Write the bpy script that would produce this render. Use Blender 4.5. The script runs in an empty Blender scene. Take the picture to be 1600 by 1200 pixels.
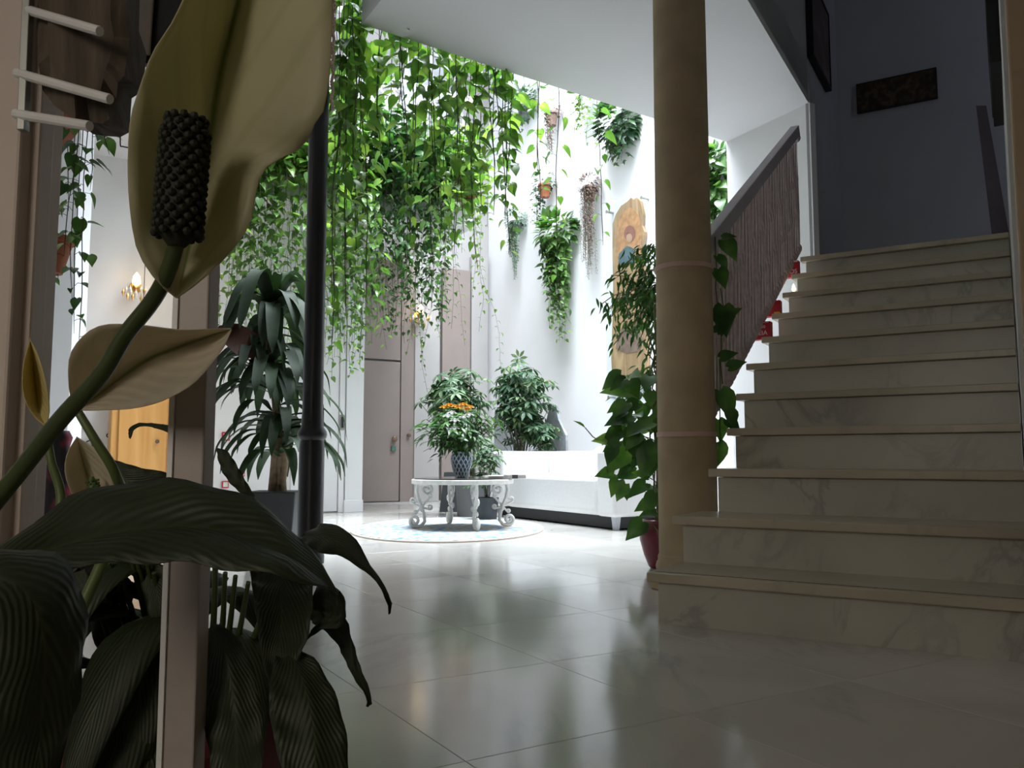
import bpy, math, random
from mathutils import Vector, Matrix
random.seed(7)
S = bpy.context.scene
COL = S.collection
PI = math.pi

# ------------------------------------------------------------------ camera
F, HZ, EYE = 1300.0, 115.0, 0.55
PITCH = math.atan(HZ / F)
CP, SP = math.cos(PITCH), math.sin(PITCH)
cd = bpy.data.cameras.new('camera'); cam = bpy.data.objects.new('camera', cd); COL.objects.link(cam)
cam.location = (0, 0, EYE); cam.rotation_euler = (PI / 2 + PITCH, 0, 0)
cd.sensor_width = 36.0; cd.lens = F / 1600 * 36; cd.clip_start = 0.02; cd.clip_end = 60
S.camera = cam

# ------------------------------------------------------------------ world, daylight, exposure
w = bpy.data.worlds.new('world'); S.world = w; w.use_nodes = True
bg = w.node_tree.nodes['Background']
bg.inputs[0].default_value = (0.72, 0.82, 1.0, 1); bg.inputs[1].default_value = 0.6
S.view_settings.view_transform = 'Standard'; S.view_settings.look = 'None'
S.view_settings.gamma = 1.0; S.view_settings.use_curve_mapping = False
S.view_settings.exposure = 0.0
S.cycles.max_bounces = 10; S.cycles.diffuse_bounces = 6; S.cycles.transparent_max_bounces = 8
S.cycles.sample_clamp_indirect = 6.0

def area(name, loc, sx, sy, power, color, target):
    l = bpy.data.lights.new(name, 'AREA'); l.shape = 'RECTANGLE'; l.size = sx; l.size_y = sy
    l.energy = power; l.color = color
    o = bpy.data.objects.new(name, l); COL.objects.link(o); o.location = loc
    o.rotation_euler = (Vector(target) - Vector(loc)).to_track_quat('-Z', 'Y').to_euler()
    return o
def point(name, loc, power, color, r=0.05):
    l = bpy.data.lights.new(name, 'POINT'); l.energy = power; l.color = color; l.shadow_soft_size = r
    o = bpy.data.objects.new(name, l); COL.objects.link(o); o.location = loc; return o

AN = math.radians(31.0)
aD = Vector((-math.sin(AN), math.cos(AN), 0)); bD = Vector((math.cos(AN), math.sin(AN), 0))
TH = math.radians(31.2)
cD = Vector((math.sin(TH), math.cos(TH), 0)); lD = Vector((-math.cos(TH), math.sin(TH), 0))
UP = Vector((0, 0, 1))
def AB(a, b, z=0.0): return aD * a + bD * b + UP * z
def LC(l, c, z=0.0): return lD * l + cD * c + UP * z

# daylight falling through the glass roof of the patio
SKY = area('patio_skylight', AB(5.95, 3.9, 7.3), 2.9, 2.9, 700, (0.85, 0.92, 1.0), AB(5.95, 3.9, 0))
SKY.rotation_euler = (0, 0, AN); SKY.data.spread = math.radians(112)
# warm fill lights added out of view to brighten the foreground and hall
area('entrance_fill', (-0.6, -2.3, 1.7), 1.2, 1.8, 2.2, (1.0, 0.86, 0.66), (0.6, 2.5, 0.7))  # added fill from behind the camera, no source modelled
FG_FILL = area('foreground_fill', (-1.3, -1.6, 1.5), 0.7, 1.0, 2.2, (1.0, 0.88, 0.74), (-0.45, 0.8, 0.65)); FG_FILL.data.spread = math.radians(60)  # added fill, narrow beam aimed at the near lily and door case
point('hall_fill', (-2.6, 3.6, 2.6), 2.0, (1.0, 0.80, 0.60), 0.12)  # added weak warm fill with no fitting of its own

# ------------------------------------------------------------------ pixel helpers: a pixel of the photo into a world point
def ray(px, py):
    u = (px - 800) / F; v = (600 - py) / F
    return Vector((u, CP - v * SP, SP + v * CP))
def at(px, py, Y):
    r = ray(px, py); return Vector((0, 0, EYE)) + r * (Y / r.y)
def onplane(px, py, n, d):
    r = ray(px, py); t = (d - n.z * EYE) / r.dot(n); return Vector((0, 0, EYE)) + r * t
def fl(px, py, z=0.0):
    r = ray(px, py); return Vector((0, 0, EYE)) + r * ((z - EYE) / r.z)

# ------------------------------------------------------------------ materials
def newmat(name):
    m = bpy.data.materials.new(name); m.use_nodes = True
    nt = m.node_tree; p = nt.nodes['Principled BSDF']
    return m, nt, p
def N(nt, t, **k):
    n = nt.nodes.new(t)
    for a, v in k.items(): setattr(n, a, v)
    return n
def plain(name, col, rough=0.5, metal=0.0, noise=0.06, scale=12.0, bump=0.0, spec=0.5, emit=None, sheen=0.0):
    m, nt, p = newmat(name)
    tc = N(nt, 'ShaderNodeTexCoord'); no = N(nt, 'ShaderNodeTexNoise'); no.inputs['Scale'].default_value = scale
    no.inputs['Detail'].default_value = 4
    nt.links.new(tc.outputs['Object'], no.inputs['Vector'])
    r = N(nt, 'ShaderNodeValToRGB'); e = r.color_ramp.elements
    e[0].position = 0.3; e[1].position = 0.7
    e[0].color = tuple(max(0, c * (1 - noise)) for c in col) + (1,); e[1].color = tuple(min(1, c * (1 + noise)) for c in col) + (1,)
    nt.links.new(no.outputs['Fac'], r.inputs['Fac']); nt.links.new(r.outputs['Color'], p.inputs['Base Color'])
    p.inputs['Roughness'].default_value = rough; p.inputs['Metallic'].default_value = metal
    p.inputs['Specular IOR Level'].default_value = spec
    if sheen: p.inputs['Sheen Weight'].default_value = sheen
    if bump:
        b = N(nt, 'ShaderNodeBump'); b.inputs['Strength'].default_value = bump; b.inputs['Distance'].default_value = 0.01
        nt.links.new(no.outputs['Fac'], b.inputs['Height']); nt.links.new(b.outputs['Normal'], p.inputs['Normal'])
    if emit:
        p.inputs['Emission Color'].default_value = emit[0] + (1,); p.inputs['Emission Strength'].default_value = emit[1]
    return m
def marble(name, base, vein, rough, scale, vs=0.5, perobj=0.06):
    m, nt, p = newmat(name)
    tc = N(nt, 'ShaderNodeTexCoord'); oi = N(nt, 'ShaderNodeObjectInfo')
    geo = N(nt, 'ShaderNodeNewGeometry')
    off = N(nt, 'ShaderNodeVectorMath', operation='SCALE'); off.inputs['Scale'].default_value = 37.0
    cmb = N(nt, 'ShaderNodeCombineXYZ')
    for k in range(3): nt.links.new(oi.outputs['Random'], cmb.inputs[k])
    nt.links.new(cmb.outputs[0], off.inputs[0])
    add = N(nt, 'ShaderNodeVectorMath', operation='ADD')
    nt.links.new(geo.outputs['Position'], add.inputs[0]); nt.links.new(off.outputs[0], add.inputs[1])
    n1 = N(nt, 'ShaderNodeTexNoise'); n1.inputs['Scale'].default_value = scale * 0.6; n1.inputs['Detail'].default_value = 6
    n1.inputs['Distortion'].default_value = 0.6
    nt.links.new(add.outputs[0], n1.inputs['Vector'])
    mp = N(nt, 'ShaderNodeMapping'); mp.inputs['Rotation'].default_value = (0.4, 0.5, 0.9); mp.inputs['Scale'].default_value = (1, 0.35, 0.6)
    nt.links.new(add.outputs[0], mp.inputs['Vector'])
    n2 = N(nt, 'ShaderNodeTexNoise'); n2.inputs['Scale'].default_value = scale; n2.inputs['Detail'].default_value = 8
    n2.inputs['Distortion'].default_value = 1.4; n2.inputs['Roughness'].default_value = 0.55
    nt.links.new(mp.outputs[0], n2.inputs['Vector'])
    sub = N(nt, 'ShaderNodeMath', operation='SUBTRACT'); sub.inputs[1].default_value = 0.5
    ab = N(nt, 'ShaderNodeMath', operation='ABSOLUTE')
    nt.links.new(n2.outputs['Fac'], sub.inputs[0]); nt.links.new(sub.outputs[0], ab.inputs[0])
    r = N(nt, 'ShaderNodeValToRGB'); e = r.color_ramp.elements
    e[0].position = 0.0; e[0].color = (vs, vs, vs, 1); e[1].position = 0.035; e[1].color = (0, 0, 0, 1)
    nt.links.new(ab.outputs[0], r.inputs['Fac'])
    cl = N(nt, 'ShaderNodeValToRGB'); e = cl.color_ramp.elements
    e[0].position = 0.35; e[0].color = tuple(c * 0.80 for c in base) + (1,); e[1].position = 0.62; e[1].color = base + (1,)
    nt.links.new(n1.outputs['Fac'], cl.inputs['Fac'])
    mul = N(nt, 'ShaderNodeMath', operation='MULTIPLY')
    gate = N(nt, 'ShaderNodeValToRGB'); gate.color_ramp.elements[0].position = 0.45; gate.color_ramp.elements[1].position = 0.6
    n3 = N(nt, 'ShaderNodeTexNoise'); n3.inputs['Scale'].default_value = scale * 0.8
    nt.links.new(add.outputs[0], n3.inputs['Vector']); nt.links.new(n3.outputs['Fac'], gate.inputs['Fac'])
    nt.links.new(r.outputs['Color'], mul.inputs[0]); nt.links.new(gate.outputs['Color'], mul.inputs[1])
    mx = N(nt, 'ShaderNodeMix', data_type='RGBA'); nt.links.new(mul.outputs[0], mx.inputs[0])
    nt.links.new(cl.outputs['Color'], mx.inputs[6]); mx.inputs[7].default_value = vein + (1,)
    hs = N(nt, 'ShaderNodeHueSaturation')
    mr = N(nt, 'ShaderNodeMapRange'); mr.inputs['To Min'].default_value = 1 - perobj; mr.inputs['To Max'].default_value = 1 + perobj
    nt.links.new(oi.outputs['Random'], mr.inputs['Value']); nt.links.new(mr.outputs[0], hs.inputs['Value'])
    nt.links.new(mx.outputs[2], hs.inputs['Color']); nt.links.new(hs.outputs[0], p.inputs['Base Color'])
    p.inputs['Roughness'].default_value = rough
    return m
def leafmat(name, dark, mid, light, trans=0.45, rough=0.35, scale=9.0, light_pos=0.72, seed_geo=False):
    m, nt, p = newmat(name)
    tc = N(nt, 'ShaderNodeTexCoord'); oi = N(nt, 'ShaderNodeObjectInfo'); geo = N(nt, 'ShaderNodeNewGeometry')
    n1 = N(nt, 'ShaderNodeTexNoise'); n1.inputs['Scale'].default_value = scale; n1.inputs['Detail'].default_value = 3
    nt.links.new(geo.outputs['Position'], n1.inputs['Vector'])
    ad = N(nt, 'ShaderNodeMath', operation='MULTIPLY_ADD'); ad.inputs[1].default_value = 0.4; 
    nt.links.new(oi.outputs['Random'], ad.inputs[0]); 
    sc = N(nt, 'ShaderNodeMath', operation='MULTIPLY_ADD'); sc.inputs[1].default_value = 1.3; sc.inputs[2].default_value = -0.35
    nt.links.new(n1.outputs['Fac'], sc.inputs[0]); nt.links.new(sc.outputs[0], ad.inputs[2])
    r = N(nt, 'ShaderNodeValToRGB'); e = r.color_ramp.elements
    e[0].position = 0.15; e[0].color = dark + (1,); e[1].position = light_pos + 0.15; e[1].color = light + (1,)
    x = r.color_ramp.elements.new(0.5); x.color = mid + (1,)
    nt.links.new(ad.outputs[0], r.inputs['Fac']); nt.links.new(r.outputs['Color'], p.inputs['Base Color'])
    p.inputs['Roughness'].default_value = rough
    t = N(nt, 'ShaderNodeBsdfTranslucent'); br = N(nt, 'ShaderNodeMix', data_type='RGBA', blend_type='MULTIPLY')
    br.inputs[0].default_value = 1; nt.links.new(r.outputs['Color'], br.inputs[6]); br.inputs[7].default_value = (1.6, 1.8, 0.9, 1)
    nt.links.new(br.outputs[2], t.inputs['Color'])
    ms = N(nt, 'ShaderNodeMixShader'); ms.inputs[0].default_value = trans
    out = nt.nodes['Material Output']
    nt.links.new(p.outputs[0], ms.inputs[1]); nt.links.new(t.outputs[0], ms.inputs[2]); nt.links.new(ms.outputs[0], out.inputs['Surface'])
    return m
def veined(name, base, vein, trans, tcol, rough=0.4, u_freq=16.0):
    # long lily leaf: UV u along the midrib, v across (0.5 = midrib); fine slanted veins as relief and tint
    m, nt, p = newmat(name)
    uv = N(nt, 'ShaderNodeUVMap'); sp = N(nt, 'ShaderNodeSeparateXYZ'); nt.links.new(uv.outputs[0], sp.inputs[0])
    s1 = N(nt, 'ShaderNodeMath', operation='SUBTRACT'); s1.inputs[1].default_value = 0.5; nt.links.new(sp.outputs[1], s1.inputs[0])
    ab = N(nt, 'ShaderNodeMath', operation='ABSOLUTE'); nt.links.new(s1.outputs[0], ab.inputs[0])
    ma = N(nt, 'ShaderNodeMath', operation='MULTIPLY_ADD'); ma.inputs[1].default_value = -0.9
    nt.links.new(ab.outputs[0], ma.inputs[0]); nt.links.new(sp.outputs[0], ma.inputs[2])
    fr = N(nt, 'ShaderNodeMath', operation='MULTIPLY'); fr.inputs[1].default_value = u_freq * 2 * PI; nt.links.new(ma.outputs[0], fr.inputs[0])
    sn = N(nt, 'ShaderNodeMath', operation='SINE'); nt.links.new(fr.outputs[0], sn.inputs[0])
    mr = N(nt, 'ShaderNodeMapRange'); mr.inputs['From Min'].default_value = 0.0; mr.inputs['From Max'].default_value = 0.035
    mr.inputs['To Min'].default_value = 1.0; mr.inputs['To Max'].default_value = 0.0; nt.links.new(ab.outputs[0], mr.inputs['Value'])
    geo = N(nt, 'ShaderNodeNewGeometry'); n1 = N(nt, 'ShaderNodeTexNoise'); n1.inputs['Scale'].default_value = 14
    nt.links.new(geo.outputs['Position'], n1.inputs['Vector'])
    sm = N(nt, 'ShaderNodeMapRange'); sm.inputs['From Min'].default_value = 0.6; sm.inputs['From Max'].default_value = 1.0
    sm.inputs['To Max'].default_value = 0.12; nt.links.new(sn.outputs[0], sm.inputs['Value'])
    mxv = N(nt, 'ShaderNodeMath', operation='MAXIMUM'); nt.links.new(mr.outputs[0], mxv.inputs[0]); nt.links.new(sm.outputs[0], mxv.inputs[1])
    mx = N(nt, 'ShaderNodeMix', data_type='RGBA'); mx.inputs[6].default_value = base + (1,); mx.inputs[7].default_value = vein + (1,)
    nt.links.new(mxv.outputs[0], mx.inputs[0])
    hs = N(nt, 'ShaderNodeHueSaturation'); m2 = N(nt, 'ShaderNodeMapRange'); m2.inputs['To Min'].default_value = 0.75; m2.inputs['To Max'].default_value = 1.25
    nt.links.new(n1.outputs['Fac'], m2.inputs['Value']); nt.links.new(m2.outputs[0], hs.inputs['Value']); nt.links.new(mx.outputs[2], hs.inputs['Color'])
    nt.links.new(hs.outputs[0], p.inputs['Base Color']); p.inputs['Roughness'].default_value = rough
    b = N(nt, 'ShaderNodeBump'); b.inputs['Strength'].default_value = 0.30; b.inputs['Distance'].default_value = 0.0008
    nt.links.new(sn.outputs[0], b.inputs['Height']); nt.links.new(b.outputs[0], p.inputs['Normal'])
    t = N(nt, 'ShaderNodeBsdfTranslucent'); 
    tm = N(nt, 'ShaderNodeMix', data_type='RGBA', blend_type='MULTIPLY'); tm.inputs[0].default_value = 1
    nt.links.new(hs.outputs[0], tm.inputs[6]); tm.inputs[7].default_value = tcol + (1,); nt.links.new(tm.outputs[2], t.inputs['Color'])
    ms = N(nt, 'ShaderNodeMixShader'); ms.inputs[0].default_value = trans
    nt.links.new(p.outputs[0], ms.inputs[1]); nt.links.new(t.outputs[0], ms.inputs[2])
    nt.links.new(ms.outputs[0], nt.nodes['Material Output'].inputs['Surface'])
    return m
def wood(name, c1, c2, rough=0.5, scale=6.0, bump=0.3):
    m, nt, p = newmat(name)
    tc = N(nt, 'ShaderNodeTexCoord'); mp = N(nt, 'ShaderNodeMapping'); mp.inputs['Scale'].default_value = (1, 1, 0.15)
    nt.links.new(tc.outputs['Object'], mp.inputs[0])
    n = N(nt, 'ShaderNodeTexNoise'); n.inputs['Scale'].default_value = scale; n.inputs['Detail'].default_value = 8; n.inputs['Distortion'].default_value = 1.2
    nt.links.new(mp.outputs[0], n.inputs['Vector'])
    r = N(nt, 'ShaderNodeValToRGB'); e = r.color_ramp.elements; e[0].position = .3; e[1].position = .7
    e[0].color = c1 + (1,); e[1].color = c2 + (1,)
    nt.links.new(n.outputs['Fac'], r.inputs['Fac']); nt.links.new(r.outputs[0], p.inputs['Base Color'])
    p.inputs['Roughness'].default_value = rough
    b = N(nt, 'ShaderNodeBump'); b.inputs['Strength'].default_value = bump; b.inputs['Distance'].default_value = 0.01
    nt.links.new(n.outputs['Fac'], b.inputs['Height']); nt.links.new(b.outputs[0], p.inputs['Normal'])
    return m

M = {}
M['wall'] = plain('white_wall_paint', (0.80, 0.80, 0.81), 0.75, noise=0.02, scale=3)
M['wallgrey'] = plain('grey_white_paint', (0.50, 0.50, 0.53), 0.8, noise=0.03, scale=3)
M['ceil'] = plain('ceiling_paint', (0.70, 0.70, 0.72), 0.85, noise=0.015, scale=2)
M['closet'] = plain('beige_closet_paint', (0.27, 0.22, 0.20), 0.5, noise=0.04, scale=4)
M['closet2'] = plain('grey_beige_paint', (0.40, 0.38, 0.37), 0.6, noise=0.03, scale=4)
M['joint'] = plain('tile_joint', (0.50, 0.48, 0.44), 0.5)
M['tile'] = marble('floor_marble', (0.62, 0.60, 0.555), (0.34, 0.35, 0.36), 0.13, 1.5, 0.40, 0.05)
M['step'] = marble('stair_marble', (0.57, 0.55, 0.475), (0.22, 0.22, 0.22), 0.32, 2.2, 0.55, 0.03)
M['tread'] = marble('tread_marble', (0.52, 0.46, 0.35), (0.34, 0.30, 0.25), 0.3, 3.0, 0.4, 0.03)
M['column'] = plain('ochre_stone', (0.42, 0.33, 0.21), 0.8, noise=0.16, scale=5, bump=0.25)
M['band'] = plain('pink_band', (0.55, 0.38, 0.33), 0.6)
M['iron'] = plain('black_iron', (0.012, 0.013, 0.016), 0.35, noise=0.3)
M['rail'] = plain('mauve_grey_metal', (0.42, 0.375, 0.42), 0.45)
M['baluster'] = plain('brown_pink_metal', (0.50, 0.41, 0.41), 0.5, noise=0.15, scale=30)
M['sofa'] = plain('white_cotton', (0.74, 0.74, 0.75), 0.9, noise=0.02, scale=40, bump=0.1)
M['leg'] = plain('grey_leg', (0.4, 0.42, 0.46), 0.4, metal=0.4)
M['whiteiron'] = plain('white_painted_iron', (0.80, 0.78, 0.75), 0.45, noise=0.12, scale=25)
M['glassdark'] = plain('smoked_glass_top', (0.10, 0.095, 0.09), 0.12)
M['vase'] = plain('blue_glaze', (0.10, 0.17, 0.33), 0.3)
M['vasewhite'] = plain('white_glaze', (0.66, 0.73, 0.82), 0.3)
M['orange'] = plain('orange_petal', (0.95, 0.42, 0.02), 0.6, noise=0.25, scale=60)
M['whitefl'] = plain('white_petal', (0.85, 0.86, 0.84), 0.6)
M['maroon'] = plain('maroon_glaze', (0.17, 0.022, 0.04), 0.3, noise=0.15)
M['redpot'] = plain('dark_red_plastic', (0.085, 0.008, 0.013), 0.6)
M['terra'] = plain('terracotta', (0.42, 0.13, 0.06), 0.75, noise=0.15, bump=0.1)
M['darkpot'] = plain('charcoal_planter', (0.04, 0.045, 0.05), 0.5)
M['greypot'] = plain('grey_planter', (0.12, 0.125, 0.13), 0.6)
M['soil'] = plain('soil', (0.02, 0.014, 0.009), 0.95, noise=0.4, scale=60, bump=0.6)
M['slate'] = plain('grey_slate', (0.33, 0.35, 0.37), 0.6, noise=0.2, bump=0.3)
M['woodart'] = wood('olive_wood', (0.22, 0.12, 0.05), (0.52, 0.34, 0.17), 0.6, 9, 0.3)
M['plexi'] = None
M['drift'] = wood('dark_driftwood', (0.035, 0.026, 0.018), (0.17, 0.135, 0.10), 0.8, 14, 1.0)
M['yellowwood'] = wood('honey_wood', (0.62, 0.30, 0.08), (0.80, 0.46, 0.16), 0.45, 5, 0.05)
M['bark'] = plain('pale_bark', (0.26, 0.19, 0.12), 0.8, noise=0.3, scale=30, bump=0.5)
M['stem'] = plain('green_stem', (0.09, 0.13, 0.035), 0.5)
M['vinestem'] = plain('vine_stem', (0.06, 0.065, 0.03), 0.6)
M['paper'] = plain('magazine_paper', (0.7, 0.68, 0.62), 0.4, noise=0.2)
M['black'] = plain('matt_black', (0.01, 0.01, 0.012), 0.6)
M['steel'] = plain('warm_grey_steel', (0.40, 0.355, 0.33), 0.5, noise=0.05, scale=40)
M['jamb'] = plain('cream_moulding', (0.62, 0.53, 0.47), 0.6, noise=0.04)
M['jambtan'] = plain('tan_jamb', (0.48, 0.36, 0.24), 0.7, noise=0.06)
M['red'] = plain('red_label', (0.55, 0.02, 0.04), 0.4)
M['white'] = plain('white_gloss', (0.8, 0.8, 0.8), 0.4)
M['yellow'] = plain('yellow_label', (0.8, 0.55, 0.03), 0.4)
M['flame'] = plain('flame_bulb', (1, 0.7, 0.3), 0.4, emit=((1.0, 0.62, 0.25), 6.0))
M['gilt'] = plain('brass', (0.55, 0.36, 0.12), 0.3, metal=0.8)
M['crystal'] = plain('lit_crystal', (1.0, 0.8, 0.5), 0.1, emit=((1.0, 0.72, 0.40), 5.0))
M['mauve'] = plain('mauve_panel', (0.16, 0.13, 0.16), 0.6)
M['steelhandle'] = plain('satin_steel', (0.35, 0.36, 0.34), 0.35, metal=0.7)
M['jasper'] = plain('bronze_knob', (0.20, 0.13, 0.09), 0.4, metal=0.4)
M['green_tag'] = plain('green_tag', (0.06, 0.16, 0.12), 0.5)
M['smoke'] = plain('smoked_metal', (0.055, 0.057, 0.063), 0.22, metal=0.5)
M['dryplant'] = plain('dried_stems', (0.20, 0.13, 0.10), 0.8, noise=0.4, scale=40)
M['deadleaf'] = plain('dead_leaf', (0.09, 0.028, 0.014), 0.7, noise=0.3, scale=20)
M['pothos'] = leafmat('pothos_leaf', (0.05, 0.13, 0.02), (0.095, 0.20, 0.04), (0.28, 0.40, 0.09), 0.36)
M['pothosdark'] = leafmat('deep_pothos_leaf', (0.02, 0.065, 0.018), (0.05, 0.13, 0.03), (0.14, 0.26, 0.06), 0.3)
M['ivy'] = leafmat('ivy_leaf', (0.012, 0.04, 0.018), (0.03, 0.08, 0.03), (0.08, 0.17, 0.05), 0.2)
M['ficus'] = leafmat('ficus_leaf', (0.015, 0.05, 0.015), (0.035, 0.10, 0.03), (0.10, 0.24, 0.05), 0.25)
M['scheff'] = leafmat('umbrella_leaf', (0.025, 0.075, 0.035), (0.04, 0.10, 0.045), (0.20, 0.28, 0.13), 0.15, 0.55)
M['draca'] = leafmat('dracaena_leaf', (0.010, 0.026, 0.008), (0.016, 0.040, 0.012), (0.03, 0.07, 0.02), 0.12, 0.7)
M['greyleaf'] = leafmat('grey_green_leaf', (0.05, 0.11, 0.07), (0.09, 0.18, 0.11), (0.16, 0.28, 0.16), 0.3)
M['lily'] = veined('lily_leaf', (0.022, 0.034, 0.013), (0.038, 0.052, 0.02), 0.10, (1.5, 2.0, 0.7), 0.55, 15)
M['spathe'] = veined('spathe', (0.64, 0.61, 0.43), (0.26, 0.34, 0.10), 0.5, (0.95, 0.95, 0.70), 0.5, 5)
M['spathe2'] = veined('spathe_pale', (0.74, 0.68, 0.56), (0.45, 0.50, 0.22), 0.5, (0.9, 0.86, 0.7), 0.5, 9)
M['spathey'] = veined('spathe_yellow', (0.66, 0.58, 0.26), (0.45, 0.42, 0.12), 0.4, (0.9, 0.8, 0.5), 0.5, 9)
M['spadix'] = plain('spadix', (0.011, 0.014, 0.004), 0.7)
def glassmat():
    m, nt, p = newmat('clear_acrylic')
    tr = N(nt, 'ShaderNodeBsdfTransparent'); tr.inputs[0].default_value = (0.95, 0.97, 0.98, 1)
    gl = N(nt, 'ShaderNodeBsdfGlossy'); gl.inputs['Roughness'].default_value = 0.05
    fr = N(nt, 'ShaderNodeValue'); fr.outputs[0].default_value = 0.05
    ms = N(nt, 'ShaderNodeMixShader'); nt.links.new(fr.outputs[0], ms.inputs[0]); nt.links.new(tr.outputs[0], ms.inputs[1]); nt.links.new(gl.outputs[0], ms.inputs[2])
    nt.links.new(ms.outputs[0], nt.nodes['Material Output'].inputs['Surface']); return m
M['plexi'] = glassmat()
def rugmat():
    m, nt, p = newmat('rug_weave')
    tc = N(nt, 'ShaderNodeTexCoord'); v = N(nt, 'ShaderNodeTexVoronoi'); v.inputs['Scale'].default_value = 17; 
    nt.links.new(tc.outputs['Object'], v.inputs['Vector'])
    n = N(nt, 'ShaderNodeTexNoise'); n.inputs['Scale'].default_value = 9; nt.links.new(tc.outputs['Object'], n.inputs['Vector'])
    mu = N(nt, 'ShaderNodeMath', operation='MULTIPLY'); nt.links.new(v.outputs['Distance'], mu.inputs[0]); nt.links.new(n.outputs['Fac'], mu.inputs[1])
    r = N(nt, 'ShaderNodeValToRGB'); r.color_ramp.interpolation = 'LINEAR'; e = r.color_ramp.elements
    e[0].position = 0.10; e[0].color = (0.04, 0.20, 0.42, 1); e[1].position = 0.26; e[1].color = (0.50, 0.47, 0.41, 1)
    x = r.color_ramp.elements.new(0.17); x.color = (0.22, 0.38, 0.50, 1)
    nt.links.new(mu.outputs[0], r.inputs[0]); nt.links.new(r.outputs[0], p.inputs['Base Color']); p.inputs['Roughness'].default_value = 0.95
    return m
M['rug'] = rugmat(); M['rugedge'] = plain('rug_border', (0.60, 0.52, 0.45), 0.95)
def picmat(name, cols, scale):
    m, nt, p = newmat(name); tc = N(nt, 'ShaderNodeTexCoord'); n = N(nt, 'ShaderNodeTexNoise'); n.inputs['Scale'].default_value = scale
    n.inputs['Detail'].default_value = 5; nt.links.new(tc.outputs['Object'], n.inputs['Vector']); r = N(nt, 'ShaderNodeValToRGB')
    e = r.color_ramp.elements; e[0].position = 0.3; e[0].color = cols[0] + (1,); e[1].position = 0.75; e[1].color = cols[-1] + (1,)
    for i, c in enumerate(cols[1:-1]):
        x = e.new(0.3 + 0.45 * (i + 1) / (len(cols) - 1)); x.color = c + (1,)
    nt.links.new(n.outputs['Fac'], r.inputs[0]); nt.links.new(r.outputs[0], p.inputs['Base Color']); p.inputs['Roughness'].default_value = 0.5
    return m
M['pic1'] = picmat('stone_wall_print', [(0.015, 0.010, 0.006), (0.06, 0.035, 0.018), (0.16, 0.11, 0.07)], 22)
M['pic2'] = picmat('pink_grey_painting', [(0.03, 0.03, 0.03), (0.12, 0.06, 0.06), (0.22, 0.18, 0.16)], 5)
M['pic3'] = picmat('green_brown_painting', [(0.02, 0.025, 0.012), (0.08, 0.08, 0.04), (0.16, 0.12, 0.08)], 6)
M['fabric'] = picmat('bright_striped_cloth', [(0.02, 0.10, 0.16), (0.45, 0.08, 0.06), (0.12, 0.03, 0.16), (0.55, 0.16, 0.10)], 9)
M['darkfloral'] = picmat('dark_floral_cloth', [(0.008, 0.008, 0.01), (0.02, 0.012, 0.02), (0.3, 0.03, 0.06)], 14)

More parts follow.
